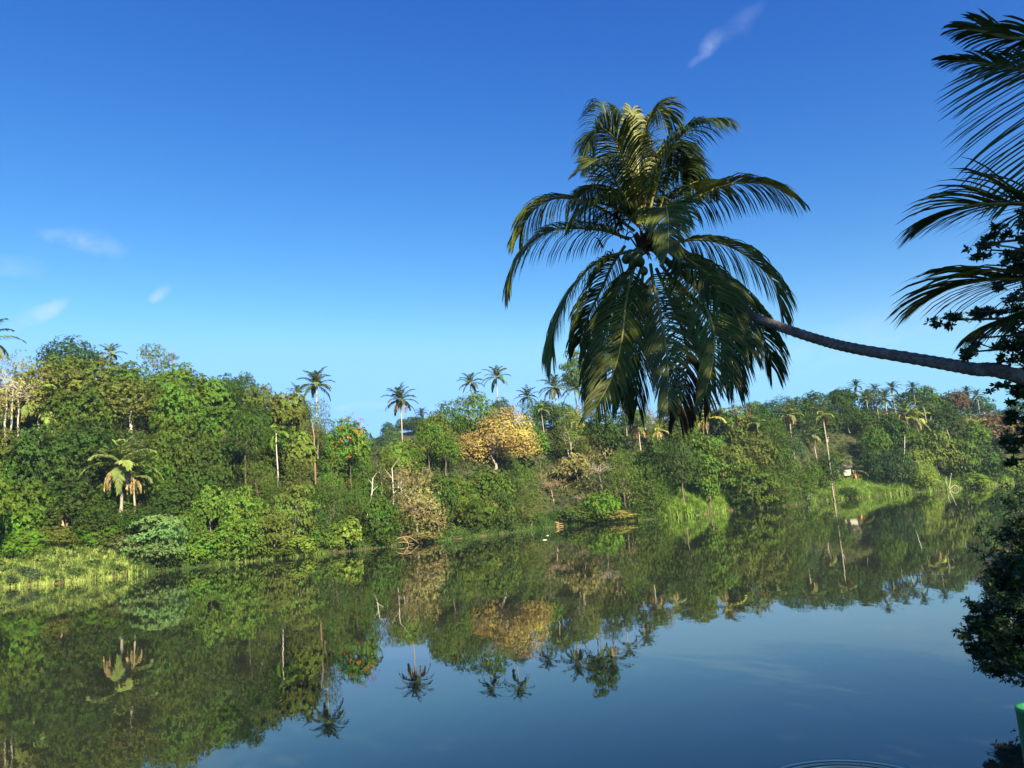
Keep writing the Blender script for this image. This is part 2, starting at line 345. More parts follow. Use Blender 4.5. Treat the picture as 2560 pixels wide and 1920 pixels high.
# near bank below and beside the camera
bp = [(-40, -2), (-20, 2), (-6, 5), (4, 6.5), (11, 10), (15.2, 17), (17.8, 25), (22, 33), (34, 46), (70, 70), (110, 90)]
v = []; f = []
for i, (x, y) in enumerate(bp):
    for k, (o, z) in enumerate(((-1.5, -.8), (0, -.05), (.8, .5), (3, 1.6), (9, 3.6), (26, 5.2), (70, 6))):
        nx, ny = .62, -.78; v.append((x+nx*o, y+ny*o, z+(rg.uniform(-.1, .1) if k > 1 else 0)))
f = [(i*7+j, (i+1)*7+j, (i+1)*7+j+1, i*7+j+1) for i in range(len(bp)-1) for j in range(6)]
nb_ = link('near_bank', mesh_np('near_bank', v, f, [SOIL], smooth=True)); nb_['kind'] = 'structure'

# ------------------------------------------------------------------ things
ALL = []      # (root, px, py, tone, kindword) for labelling
def thing(name, loc, cat, label=None, group=None):
    o = bpy.data.objects.new(name, None); SC.collection.objects.link(o); o.location = loc; o.empty_display_size = .3
    o['category'] = cat
    if label: o['label'] = label
    if group: o['group'] = group
    return o
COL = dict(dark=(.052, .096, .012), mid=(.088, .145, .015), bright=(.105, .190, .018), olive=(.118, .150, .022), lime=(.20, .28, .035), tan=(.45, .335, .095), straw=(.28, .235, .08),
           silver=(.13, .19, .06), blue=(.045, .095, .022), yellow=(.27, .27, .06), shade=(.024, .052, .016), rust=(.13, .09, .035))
rnd = random.Random(11)
def jit(c, k=.18): s = 1+rnd.uniform(-k, k); return tuple(x*s*(1+rnd.uniform(-.08, .08)) for x in c)
def place_tree(name, a, D, zt, wm, hm, kind, tone, gz, bark=(.2, .15, .1), var=None, rot=None):
    """crown of width wm and height hm whose top is at zt, on ground gz"""
    P = PROTO[kind]; cm, tm, lo, hi, z0 = P[(var if var is not None else rnd.randrange(len(P))) % len(P)]
    x, y = sin(a)*D, cos(a)*D; root = thing(name, (x, y, gz-.2), 'tree' if kind not in ('bush', 'bigbush') else 'bush')
    r = rnd.uniform(0, 6.28) if rot is None else rot
    sx = wm/(hi[0]-lo[0]); sz = hm/(hi[2]-lo[2]); cz = zt-hi[2]*sz-(gz-.2)
    c = link('crown', cm, root, jit(COL[tone])); c.location = (0, 0, cz); c.scale = (sx, sx if kind != 'tan' else sx*.8, sz); c.rotation_euler.z = r
    t = link('trunk' if name != 'bush' else 'stem', tm, root, bark)
    # trunk: its base (z0) must land on the ground, its upper end stay in the crown
    st = cz/(-z0) if cz > 0 else sz; st = max(st, .15)
    t.location = (0, 0, cz); t.scale = (sx, sx, st); t.rotation_euler.z = r
    return root
DONE = []     # x, y, r
def solveD(a, t, H):
    d0 = D0(a); d = .5
    dc = np.interp(a, GA, CD)
    while d < dc+25:
        if CZ+t*(d0+d)-ground(a, d) <= H: break
        d += .5
    return d
def tree(px, py, w, h, kind, tone, H=12, label=None, name='broadleaf_tree', bark=(.2, .15, .1), var=None, rot=None, d=None, group=None):
    a, t = azt(px, py)
    if d is None:
        for _ in range(3): dd = solveD(a, t, H); H = max(H, h*(D0(a)+dd)/F*1.08)
    dd = solveD(a, t, H) if d is None else d; D = D0(a)+dd; gz = ground(a, dd); zt = CZ+t*D
    wm = w*D/F; hm = min(h*D/F, (zt-gz)*(1.0 if 'bush' in kind else .97)+.3, wm*(2.2 if kind == 'column' else 1.5 if kind == 'fine' else 1.15))
    o = place_tree(name, a, D, zt, wm, hm, kind, tone, gz, bark, var, rot)
    if group: o['group'] = group
    DONE.append((sin(a)*D, cos(a)*D, wm/2)); ALL.append([o, px, py+h/2, tone, kind, label, w, h, D]); return o
# ------------------------------------------------------------------ palms
def smooth(pts, n):
    """Catmull-Rom through pts, n samples"""
    P = [Vector(p) for p in pts]; P = [P[0]*2-P[1]]+P+[P[-1]*2-P[-2]]; out = []
    m_ = len(P)-3
    for i in range(n):
        u = i/(n-1)*m_; k = min(int(u), m_-1); t = u-k; a, b, c, d = P[k:k+4]
        out.append(((b*2)+(c-a)*t+(a*2-b*5+c*4-d)*t*t+(b*3-a-c*3+d)*t**3)*.5)
    return out
def frond(mb, path, S, Lmax, n, width, seg=3, grav=.5, rn=random, start=.14, ang=(72, 22), lift=.25, va=(.2, .8), drop=0, tipk=.45, fold=0):
    m_ = len(path)-1; S = S.normalized(); v0 = rn.uniform(*va)
    for side in (-1, 1):
        j = 0
        while j < n:
            j += 1
            if rn.random() < drop: continue
            u = start+(1-start)*(j-rn.random()*.4)/n; x = min(u*m_, m_-1e-4); k = int(x); p = path[k].lerp(path[k+1], x-k)
            T = (path[k+1]-path[k]).normalized(); Nn = S.cross(T).normalized()
            if Nn.z < 0: Nn = -Nn
            e = (u-start)/(1-start)
            L = Lmax*(min(1, .62+e*1.6) if e < .3 else 1-(1-tipk)*((e-.3)/.7)**1.5)*rn.uniform(.85, 1.08)
            al = radians(ang[0]+(ang[1]-ang[0])*e+rn.uniform(-6, 6))
            d = (T*cos(al)+S*side*sin(al)+Nn*lift*rn.uniform(.3, 1.2)).normalized(); q = p.copy(); w = width*rn.uniform(.8, 1.15)
            wv = T.cross(d).cross(d).normalized() if False else d.cross(Nn).normalized()
            tw = rn.uniform(-.5, .5)+.5*side; wv = (wv*cos(tw)+d.cross(wv)*sin(tw))
            pv = (q-wv*w*.25, q+wv*w*.25); va_ = min(1, max(0, v0+rn.uniform(-.2, .2)))
            for s_ in range(seg):
                d = (d+Vector((0, 0, -grav*(s_+.6)/seg*(1+.3*rn.random())))).normalized(); q = q+d*L/seg
                ww = w*.5*(1 if s_ < seg-1 else .06); wv2 = (wv-d*wv.dot(d)).normalized()
                nv = (q-wv2*ww, q+wv2*ww); mb.quad(pv[0], pv[1], nv[1], nv[0], va_); pv = nv
PALMS = []
for i in range(5):
    rn = random.Random(50+i); mb = MB(); rb = MB(); dr = MB(); nf = (20, 17, 22, 18, 15)[i]
    for j in range(nf):
        az = j*2.4+rn.uniform(-.25, .25); el = radians(86-112*(j/(nf-1))**1.15+rn.uniform(-6, 6)); L = rn.uniform(3.5, 4.3)*(.8 if j < 3 else 1)
        p = Vector((0, 0, 0)); pts = [p.copy()]; R = Vector((cos(az), sin(az), 0))
        for s in range(8):
            d = R*cos(el)+Vector((0, 0, sin(el))); p = p+d*L/8; pts.append(p.copy()); el -= radians((2.0+s*2.0)*(1 if el > -1 else .3))
        frond(mb, pts, Vector((-R.y, R.x, 0)), 1.0, 24, .16, 2, .55, rn, .12, (64, 26), .1)
        rb.tube(pts, [.055, .05, .045, .04, .035, .03, .025, .02, .01], 3, False, .9)
    for j in range(7):
        az = j*.9+rn.uniform(-.3, .3); R = Vector((cos(az), sin(az), 0)); p = Vector((0, 0, -.2)); pts = [p.copy()]; el = radians(-25)
        for s in range(5): p = p+(R*cos(el)+Vector((0, 0, sin(el))))*.55; pts.append(p.copy()); el = max(el-radians(17), -1.5)
        frond(dr, pts, Vector((-R.y, R.x, 0)), .7, 14, .14, 2, 1.1, rn, .1, (60, 30), 0)
    v2 = mb.v+[v for v in rb.v]; k = len(mb.v)
    cr_ = MB(); cr_.v = v2; cr_.f = mb.f+[tuple(x+k for x in q) for q in rb.f]; cr_.a = mb.a+[1.0]*len(rb.a)
    PALMS.append((cr_.mesh('palm_crown', [FROND]), dr.mesh('palm_dry_fronds', [FROND])))
PTR = []
for i in range(3):
    rn = random.Random(80+i); mb = MB(); pts = []; ph = rn.uniform(0, 6)
    for k in range(13): u = k/12; pts.append((.5*sin(ph+u*3)*u*(1-u)*1.6, .3*sin(ph*2+u*2)*u*(1-u), u-1))
    mb.tube(pts, [(.24 if k == 0 else .17 if k < 2 else .145-.035*k/12)*(1 if k % 2 else 1.03) for k in range(13)], 8)
    PTR.append(mb.mesh('palm_trunk', [BARK], True))
TRC = (.50, .42, .30)
def palm(px, py, wpx, H, tone='palm', skirt=None, label=None, lean=0, var=None, D=None, bark=TRC, rot=None, far=False):
    a, t = azt(px, py)
    if far: dd = D; D = FD+dd; gz = fground(a, dd)
    elif D is None: dd = solveD(a, t, H); D = D0(a)+dd; gz = ground(a, dd)
    else: gz = ground(a, D-D0(a))
    zh = CZ+t*D; k = wpx*D/F/6.3; v = rnd.randrange(5) if var is None else var; cm, dm = PALMS[v]
    root = thing('coconut_palm', (sin(a)*D, cos(a)*D, gz-.2), 'palm tree'); r = rnd.uniform(0, 6.28) if rot is None else rot
    c = link('crown', cm, root, jit({'palm': (.10, .135, .035), 'pale': (.17, .22, .05), 'yellow': (.30, .30, .06), 'dark': (.05, .085, .025), 'haze': (.04, .08, .03)}[tone], .1)); c.location = (0, 0, zh-gz+.2); c.scale = (k,)*3; c.rotation_euler.z = r
    if skirt:
        s = link('dry_fronds', dm, root, {'tan': (.38, .28, .12), 'orange': (.62, .30, .12), 'brown': (.16, .09, .04)}[skirt]); s.location = c.location; s.scale = (k,)*3; s.rotation_euler.z = r; s['label'] = {'tan': 'dry straw coloured hanging fronds', 'orange': 'dry orange hanging fronds', 'brown': 'dead brown hanging fronds'}[skirt]
    tr = link('trunk', PTR[v % 3], root, bark); hh = max(zh-gz+.2, 2); tr.location = (0, 0, hh); tr.scale = (k, k, hh); tr.rotation_euler.z = r
    if lean:   # tilt of the trunk: foot set aside
        s = Matrix.Identity(4); tr.rotation_euler = (0, math.atan(lean/hh), 0)
    DONE.append((sin(a)*D, cos(a)*D, 2.0)); ALL.append([root, px, py, tone, 'palm', label, wpx, wpx, D]); return root
# (hub px, hub py, crown width px, height m, tone, skirt, label)
for q in [
 (-42, 852, 118, 15, 'pale', None, 'coconut palm cut by the photo edge, only frond tips over the skyline'),
 (104, 1020, 170, 9, 'pale', None, 'pale green coconut palm beside the pale multi-stemmed tree'),
 (300, 1158, 150, 11, 'pale', 'tan', 'light green coconut palm with straw skirt on the shady forest slope'),
 (336, 1192, 96, 8, 'palm', 'tan', 'smaller palm with orange straw fronds tucked behind the light green one'),
 (277, 884, 56, 11, 'pale', None, 'palm tip just poking above the canopy by the dark domed tree'),
 (790, 962, 84, 14, 'palm', None, 'coconut palm on the skyline above the orange-flowered tree'),
 (744, 984, 50, 12, 'pale', None, 'small yellowish palm half hidden beside the skyline palm above orange flowers'),
 (1001, 1000, 80, 15, 'palm', 'tan', 'lone tall coconut palm on a bare white trunk against the sky'),
 (1176, 957, 62, 17, 'palm', None, 'shorter of the two skyline palms above the dense dark tree'),
 (1241, 942, 68, 18, 'palm', None, 'taller of the two skyline palms, pale trunk showing'),
 (1318, 992, 56, 12, 'dark', None, 'dark upright palm on the skyline beside the tan-leafed tree'),
 (1354, 1022, 50, 10, 'pale', None, 'low palm with drooping pale frond just behind the tan-leafed tree'),
 (1386, 968, 74, 14, 'palm', 'brown', 'coconut palm heading the skyline cluster below the feathery tree'),
 (1436, 972, 70, 14, 'palm', None, 'middle coconut palm of the skyline cluster'),
 (1470, 962, 74, 15, 'palm', 'tan', 'coconut palm of the skyline cluster on a slanting pale trunk'),
 (1512, 985, 60, 13, 'dark', None, 'shaded coconut palm of the skyline cluster behind hanging fronds'),
 (1559, 1010, 56, 12, 'palm', 'tan', 'coconut palm seen through the hanging frond tips'),
 (1441, 1050, 66, 9, 'yellow', 'tan', 'olive palm behind the pair of white trunks'),
 (1597, 1066, 70, 11, 'palm', 'orange', 'coconut palm with two bright orange dead fronds on thin trunk'),
 (1646, 1074, 62, 10, 'yellow', 'tan', 'yellowish palm beside the one with orange dead fronds'),
 (1768, 1046, 94, 11, 'yellow', 'tan', 'yellow-green coconut palm rising over the vine-clad tree'),
 (1892, 1058, 56, 12, 'pale', None, 'small coconut palm above the rounded olive trees'),
 (1972, 1036, 60, 16, 'pale', 'tan', 'coconut palm on short white trunk, first of the white-trunked pair'),
 (2056, 1036, 62, 0, 'pale', 'brown', 'tall coconut palm whose white trunk runs down to the shore'),
 (1997, 1076, 50, 11, 'palm', None, 'dull green palm between the two white-trunked palms'),
 (2034, 1088, 50, 10, 'pale', 'brown', 'short palm just behind the tallest white trunk'),
 (2102, 1150, 72, 6, 'palm', None, 'low spreading palm over the small white house'),
 (2136, 1176, 54, 4, 'palm', 'orange', 'low palm with a browning frond beside the small white house'),
 (2264, 1033, 70, 15, 'pale', 'tan', 'coconut palm with dry skirt in the middle of the hazy hill'),
 (2288, 1048, 62, 13, 'yellow', 'tan', 'leaning straw-coloured palm touching the one in mid hill'),
 (2166, 994, 52, 13, 'pale', None, 'pale palm high on the hazy hill above the small house'),
 (2212, 996, 50, 13, 'palm', None, 'palm high on the hazy hill, beside the pale one'),
 (2140, 964, 34, 16, 'haze', None, 'highest palm silhouette on the hazy hill crest'),
 (2187, 974, 34, 15, 'haze', None, 'small palm silhouette next along the crest from the highest one'),
 (2231, 970, 36, 15, 'haze', None, 'bushy palm silhouette midway along the hazy crest'),
 (2282, 970, 32, 15, 'haze', None, 'narrow palm silhouette on the crest before the round tree'),
 (2416, 980, 30, 14, 'haze', None, 'palm silhouette beside the reddish round tree on the crest'),
 (2442, 989, 32, 14, 'haze', None, 'last palm silhouette before the crest drops behind dark leaves'),
 (2308, 1012, 44, 13, 'palm', None, 'dim palm just under the hazy crest'),
 (2434, 1073, 66, 12, 'yellow', None, 'yellow-fronded palm low on the hazy hill by slender pale trunks'),
 (2420, 1036, 36, 11, 'palm', None, 'faint small palm above the yellow-fronded one'),
 (2380, 1040, 44, 12, 'palm', None, 'dim drooping palm beside slender pale trunks'),
]:
    px, py, w, H, tone, skirt, lab = q
    if H == 0:
        palm(px, py, w, 30, tone, skirt, lab, D=D0(azt(2058, 1215)[0])+3)
    else: palm(px, py, w, H, tone, skirt, lab, lean=(-2.2 if px in (1470, 2288) else 0))
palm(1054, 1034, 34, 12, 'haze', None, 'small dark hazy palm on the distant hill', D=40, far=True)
# areca-like palm: short upright feather fronds on a ringed grey-white trunk
mb = MB(); rn = random.Random(3)
for j in range(9):
    az = j*2.4; el = radians((75, 60, 50, 40, 30, 15, 0, -45, -75)[j]); p = Vector((0, 0, 0)); pts = [p.copy()]; R = Vector((cos(az), sin(az), 0))
    for s in range(6): p = p+(R*cos(el)+Vector((0, 0, sin(el))))*.36; pts.append(p.copy()); el -= radians(13)
    frond(mb, pts, Vector((-R.y, R.x, 0)), .8, 12, .2, 2, .5, rn, .2, (60, 20), .1)
ARE = mb.mesh('areca_crown', [FROND])
a, t = azt(691, 1082); dd = solveD(a, t, 13); D = D0(a)+dd; gz = ground(a, dd); h = CZ+t*D-gz
ro = thing('areca_palm', (sin(a)*D, cos(a)*D, gz), 'palm tree', 'slender areca palm with few bright upright fronds and long pale ringed trunk')
c = link('crown', ARE, ro, (.13, .22, .02)); c.location.z = h; c.scale = (1.9,)*3
c = link('trunk', PTR[0], ro, (.7, .66, .55)); c.location.z = h; c.scale = (1.0, 1.0, h)
DONE.append((sin(a)*D, cos(a)*D, 2)); ALL.append([ro, 691, 1082, 'x', 'palm', ro['label'], 60, 60, D])
# ------------------------------------------------------------------ hand placed trees (px, top py, w, h, kind, tone, H, label)
WB = (.6, .53, .42); GB = (.35, .28, .2)
TREES = [
 (40, 868, 150, 230, 'multi', 'yellow', 19, 'tall pale multi-stemmed tree with thin yellowish leaves', WB),
 (178, 842, 158, 92, 'dense', 'dark', 14, 'dark domed tree standing above the canopy on the skyline', None),
 (385, 858, 74, 66, 'sparse', 'olive', 15, 'thin emergent tree with small leaf tufts poking above the skyline', GB),
 (430, 882, 34, 22, 'sparse', 'olive', 14, 'tiny isolated leaf tuft tree on the skyline', GB),
 (128, 905, 190, 150, 'round', 'olive', 13, None, None), (250, 888, 170, 130, 'round', 'olive', 13, None, None), (330, 900, 150, 120, 'round', 'mid', 13, None, None),
 (450, 906, 160, 130, 'round', 'mid', 13, None, None), (565, 930, 90, 110, 'round', 'dark', 13, None, None), (610, 924, 90, 130, 'dense', 'dark', 14, 'dark upright tree notching the skyline beside the olive canopy', None),
 (520, 940, 110, 110, 'big', 'bright', 12, None, None), (655, 958, 110, 120, 'round', 'olive', 12, None, None), (720, 975, 110, 130, 'big', 'olive', 12, 'olive-yellow large-leaved tree just below the skyline palm', None),
 (786, 984, 110, 150, 'fine', 'olive', 14, 'airy dull tree with reddish slender trunk below the skyline palm', GB),
 (320, 942, 170, 110, 'dense', 'olive', 13, 'grey-green domed tree with forked pale trunk in the shadow gap', WB), (440, 940, 130, 160, 'round', 'bright', 12, None, None),
 (200, 962, 160, 140, 'round', 'mid', 12, None, None), (560, 1000, 150, 150, 'round', 'mid', 12, None, None), (95, 1055, 170, 190, 'round', 'dark', 14, None, None), (0, 1060, 130, 190, 'round', 'olive', 12, None, None),
 (215, 1040, 150, 150, 'round', 'dark', 12, None, None), (430, 1050, 140, 150, 'round', 'mid', 12, None, None), (520, 1080, 130, 130, 'round', 'dark', 12, None, None), (615, 1015, 110, 210, 'dense', 'dark', 14, None, None),
 (500, 1150, 130, 110, 'round', 'dark', 10, None, None), (385, 1120, 110, 120, 'round', 'mid', 11, None, None), (640, 1130, 120, 110, 'fine', 'olive', 10, None, None), (745, 1075, 90, 140, 'big', 'olive', 11, None, None),
 (868, 1040, 120, 170, 'round', 'bright', 14, 'dark green tree topped with clusters of orange flowers', None), (825, 1120, 100, 160, 'fine', 'mid', 12, None, None), (740, 1140, 110, 120, 'fine', 'olive', 11, None, None),
 (900, 1105, 70, 130, 'fine', 'bright', 11, None, None), (170, 1190, 150, 110, 'round', 'dark', 10, None, None), (60, 1200, 130, 130, 'round', 'mid', 10, None, None), (350, 1262, 120, 70, 'round', 'dark', 9, None, None),
 (250, 1250, 110, 80, 'round', 'dark', 9, None, None), (430, 1205, 110, 90, 'round', 'dark', 10, None, None), (20, 1250, 110, 110, 'big', 'bright', 8, None, None), (-60, 1120, 150, 220, 'round', 'mid', 12, None, None),
 (525, 1205, 90, 120, 'big', 'bright', 8, 'tree with very large bright leaves near the foot of the slope', None), (605, 1212, 120, 140, 'round', 'bright', 9, None, None), (680, 1205, 110, 100, 'fine', 'mid', 9, None, None),
 (740, 1210, 140, 130, 'umbrella', 'olive', 11, 'flat-layered olive tree over a shadowed slender trunk', GB), (680, 1265, 110, 110, 'umbrella', 'olive', 9, None, GB),
 (820, 1190, 110, 160, 'fine', 'dark', 11, None, None), (890, 1180, 80, 150, 'fine', 'mid', 10, None, None),
 (388, 1285, 190, 150, 'umbrella', 'silver', 0, 'small silvery-green tree with bent orange trunk leaning over the water', (.6, .35, .2)),
 (500, 1325, 110, 90, 'bush', 'bright', 0, None, None), (585, 1290, 120, 120, 'round', 'bright', 0, None, None), (640, 1330, 100, 80, 'bush', 'mid', 0, None, None), (470, 1270, 90, 80, 'round', 'mid', 6, None, None),
 (245, 1298, 110, 60, 'fern', 'bright', 4, 'low bush of feathery bright green leaves below the straw-skirted palm', None), (150, 1312, 110, 50, 'bush', 'olive', 3, None, None), (60, 1318, 110, 60, 'fern', 'bright', 3, None, None), (300, 1330, 80, 46, 'bush', 'rust', 3, 'reddish-green bush beside the silvery tree', None),
 (860, 1290, 90, 70, 'bigbush', 'lime', 0, 'low bush of big shiny leaves near the shore', None), (745, 1335, 110, 60, 'bush', 'lime', 0, None, None), (800, 1310, 80, 90, 'bush', 'mid', 0, None, None), (700, 1370, 90, 40, 'bush', 'olive', 0, None, None), (830, 1330, 60, 60, 'fern', 'lime', 0, None, None),
 (950, 1105, 100, 140, 'fine', 'olive', 12, None, WB), (990, 1100, 90, 90, 'fern', 'lime', 14, 'weeping light green tree with drooping sprays below the lone palm', WB), (1035, 1148, 150, 210, 'fine', 'straw', 14, 'broad grey-tan fine-leaved tree leaning out towards the water', WB),
 (945, 1235, 110, 110, 'round', 'mid', 8, None, WB), (1010, 1095, 110, 80, 'round', 'olive', 10, None, None), (1000, 1270, 120, 70, 'fine', 'mid', 6, None, None), (1040, 1325, 120, 60, 'bush', 'straw', 0, 'dry brownish bush spilling over driftwood at the shore', None), (940, 1330, 90, 60, 'bush', 'mid', 0, None, None),
 (1070, 1040, 90, 150, 'dense', 'mid', 14, None, None), (1115, 1000, 100, 120, 'dense', 'dark', 14, None, None), (1185, 970, 130, 130, 'dense', 'mid', 14, 'dense dark green tree crowning the ridge under two palms', None), (1250, 988, 80, 90, 'dense', 'dark', 14, None, None),
 (1228, 1012, 250, 155, 'tan', 'tan', 15, 'big tan-leafed tree glowing golden brown on the slope', (.5, .38, .26)),
 (1085, 1180, 110, 130, 'round', 'dark', 9, None, None), (1135, 1185, 130, 120, 'fern', 'mid', 9, 'dark feathery bamboo clump beside the golden bamboo', None), (1225, 1170, 130, 110, 'round', 'mid', 9, None, None), (1300, 1150, 120, 120, 'fine', 'mid', 10, None, None),
 (1195, 1240, 90, 110, 'fern', 'mid', 0, None, None), (1250, 1225, 90, 100, 'bush', 'dark', 0, None, None), (1320, 1225, 100, 90, 'fine', 'olive', 6, None, None), (1345, 1075, 60, 130, 'big', 'bright', 11, 'bright large-leaved tree squeezed against the tan-leafed crown', None),
 (1420, 1020, 110, 130, 'fine', 'olive', 13, 'grey-olive airy tree around the pair of white trunks', WB), (1360, 1000, 80, 70, 'round', 'dark', 10, None, None), (1505, 1030, 120, 110, 'round', 'dark', 12, None, None), (1470, 1080, 90, 90, 'fine', 'olive', 11, None, None),
 (1436, 872, 90, 110, 'umbrella', 'mid', 22, 'tall feathery light tree rising above the palm cluster', GB), (1380, 1150, 110, 100, 'twiggy', 'straw', 10, 'twiggy brown half-bare tree above the reed clump', (.5, .33, .2)),
 (1500, 1095, 120, 130, 'twiggy', 'straw', 13, 'forked pale bare-branched tree on mid slope', (.55, .45, .32)), (1455, 1190, 100, 90, 'twiggy', 'rust', 9, 'reddish-brown twiggy tree low on the slope', (.55, .4, .28)), (1560, 1160, 110, 110, 'twiggy', 'straw', 10, None, (.5, .35, .25)),
 (1430, 1265, 100, 80, 'bush', 'olive', 0, None, None), (1500, 1225, 110, 110, 'round', 'bright', 0, None, None), (1545, 1275, 100, 70, 'bush', 'yellow', 0, 'yellowing bush drooping to the water', None), (1480, 1290, 90, 60, 'bush', 'olive', 0, None, None), (1550, 1110, 110, 150, 'fine', 'mid', 11, None, None),
 (1620, 1140, 110, 190, 'fine', 'mid', 0, 'tall dark fine-leaved tree closing the grassy slope', None), (1600, 1240, 100, 80, 'fine', 'mid', 0, None, None), (1690, 1080, 120, 160, 'dense', 'dark', 12, 'shadowy tree behind the vine-clad tree', None), (1640, 1090, 100, 110, 'round', 'dark', 11, None, None),
 (1752, 1078, 86, 165, 'column', 'bright', 13, 'columnar tree smothered in bright green vines', None), (1700, 1030, 90, 80, 'round', 'mid', 11, None, None),
 (1830, 1012, 110, 110, 'round', 'olive', 13, 'olive tree flecked with reddish flowers near the yellow-green palm', None), (1880, 1075, 120, 110, 'round', 'olive', 12, None, None), (1820, 1105, 110, 120, 'round', 'olive', 11, None, None), (1870, 1150, 150, 140, 'umbrella', 'mid', 10, 'layered round tree over a dark hollow at the waterline', GB),
 (1945, 1098, 90, 110, 'dense', 'mid', 11, None, None), (1930, 1165, 110, 120, 'fine', 'mid', 8, None, None), (1990, 1165, 110, 110, 'fine', 'mid', 0, None, None), (1935, 1210, 90, 80, 'fine', 'olive', 0, None, None), (2025, 1150, 60, 90, 'round', 'mid', 9, None, None), (2068, 1130, 70, 90, 'dense', 'dark', 9, None, None),
 (2116, 1218, 56, 34, 'bush', 'dark', 0, 'round dark bush standing in the water margin', None),
 (2180, 1060, 80, 90, 'round', 'mid', 11, None, None), (2232, 1040, 80, 90, 'far', 'dark', 11, None, None), (2195, 1130, 70, 70, 'dense', 'blue', 9, None, None), (2240, 1110, 80, 90, 'dense', 'blue', 9, None, None), (2290, 1110, 80, 90, 'fine', 'lime', 9, 'light yellow-green tree beside the slender white trunk', WB),
 (2262, 1078, 50, 26, 'umbrella', 'bright', 14, 'small umbrella-topped tree on a slender white trunk', WB), (2330, 1060, 90, 110, 'far', 'olive', 11, None, None), (2395, 1085, 80, 120, 'far', 'mid', 10, None, WB), (2380, 970, 70, 60, 'far', 'rust', 12, 'reddish round-topped tree on the hazy crest', None),
 (2310, 962, 70, 60, 'far', 'mid', 13, None, None), (2350, 980, 60, 60, 'far', 'dark', 12, None, None), (2480, 1020, 110, 90, 'far', 'rust', 12, 'rusty-brown tree on the hazy hill beside the dark near leaves', None), (2450, 1110, 100, 110, 'far', 'dark', 10, None, None),
 (2420, 1180, 90, 50, 'bush', 'lime', 0, 'pale yellow-green bush by the splayed dead branches', None), (2300, 1165, 80, 50, 'bush', 'lime', 0, None, None), (2480, 1150, 70, 60, 'fine', 'dark', 0, None, None), (2540, 1150, 80, 60, 'bush', 'lime', 0, None, None),
 (2332, 1196, 44, 34, 'twiggy', 'rust', 0, 'dead reddish-brown bush hanging over the far shore', (.35, .15, .1)), (1000, 1170, 70, 50, 'sparse', 'straw', 12, None, WB),
]
for T in TREES:
    px, py, w, h, kind, tone, H, lab, bk = T
    if H == 0:
        a = azt(px, py)[0]; o = tree(px, py, w, h, kind, tone, 0, lab, 'bush' if 'bush' in kind or kind == 'fern' else 'broadleaf_tree', bk or (.2, .15, .1), d=max(.6, w*D0(a)/F*.14), rot=(0 if kind == 'umbrella' else None))
    else: o = tree(px, py, w, h, kind, tone, H, lab, 'bush' if 'bush' in kind else 'broadleaf_tree', bk or (.2, .15, .1), rot=(0.0 if kind in ('tan', 'multi') else None))
    if 'orange flowers' in (lab or '') or 'reddish flowers' in (lab or ''):
        cr0 = o.children[0]; rg2 = np.random.default_rng(4); d = nrm(rg2.normal(size=(60, 3))*.8+[.5, -.3, .8]); d = d[:38]; P = d*[.9, .9, .93]+rg2.normal(size=(38, 3))*.03
        P = (P[:, None, :]+rg2.normal(size=(38, 4, 3))*.025).reshape(-1, 3)
        v, f, at_ = rosettes(P, nrm(P), .034, .8, 4, rg2)
        s = link('blossom', mesh_np('blossom', v, f, [LEAF], at_), o, (.62, .12, .03) if 'orange' in lab else (.30, .08, .04)); s.location = cr0.location; s.scale = cr0.scale
# visibility raster, near to far, for deciding which fill trees show
GW, GH = 320, 240
def stamp(buf, q, test=False):
    _, px, py, _, _, _, w, h, D = q; x, y, rx, ry = px/8, py/8, w/16*.9, h/16*.9
    x0, x1, y0, y1 = int(max(0, x-rx)), int(min(GW-1, x+rx)), int(max(0, y-ry)), int(min(GH-1, y+ry)); n = 0
    for j in range(y0, y1+1):
        for i in range(x0, x1+1):
            if ((i-x)/max(rx, .5))**2+((j-y)/max(ry, .5))**2 <= 1.05:
                if not buf[j, i]: n += 1; buf[j, i] = True
    return n
CAND = []
def fill():
    rn = random.Random(21); a = SH0
    while a < SH1:
        d0 = D0(a); dc = np.interp(a, GA, CD)
        for step in np.arange(5, dc+16, 7.0):
            d = step+rn.uniform(-2.5, 2.5); aa = a+rn.uniform(-.5, .5)*8/d0; D = d0+d
            bw = np.interp(aa, GA, CB)
            if d < bw+1: continue
            x, y = sin(aa)*D, cos(aa)*D; H = rn.uniform(10, 13.5)+(aa > SHR)*1.5; w = rn.uniform(8, 12.5)+(aa > SHR)*3
            if d < 20: H *= .72; w *= .8
            if any((x-X)**2+(y-Y)**2 < ((.36 if d > dc-8 else .44 if aa > SHR else .58)*(w/2+r))**2 for X, Y, r in DONE): continue
            gz = ground(aa, d); zt = gz+H; tk = np.interp(aa, KA, KT)
            if (zt-CZ)/D > tk or d > dc-7: zt = CZ+tk*D-rn.uniform(-.6, 1.3)
            if zt-gz < 4: continue
            h = min((zt-gz)*.85, w*rn.uniform(.8, 1.05)); px, py = proj((x, y, zt-h/2))
            if not -90 < px < 2600: continue
            CAND.append([D, aa, d, zt, w, h, gz, px, py]); DONE.append((x, y, w/2))
        a += 8.0/d0
SH0, SH1, SHR = azt(-60, 1200)[0], azt(2600, 1200)[0], azt(1880, 1200)[0]
fill()
buf = np.zeros((GH, GW), bool); items = [('have', q[8], q) for q in ALL]+[('cand', c[0], c) for c in CAND]; items.sort(key=lambda q: q[1]); nf = 0
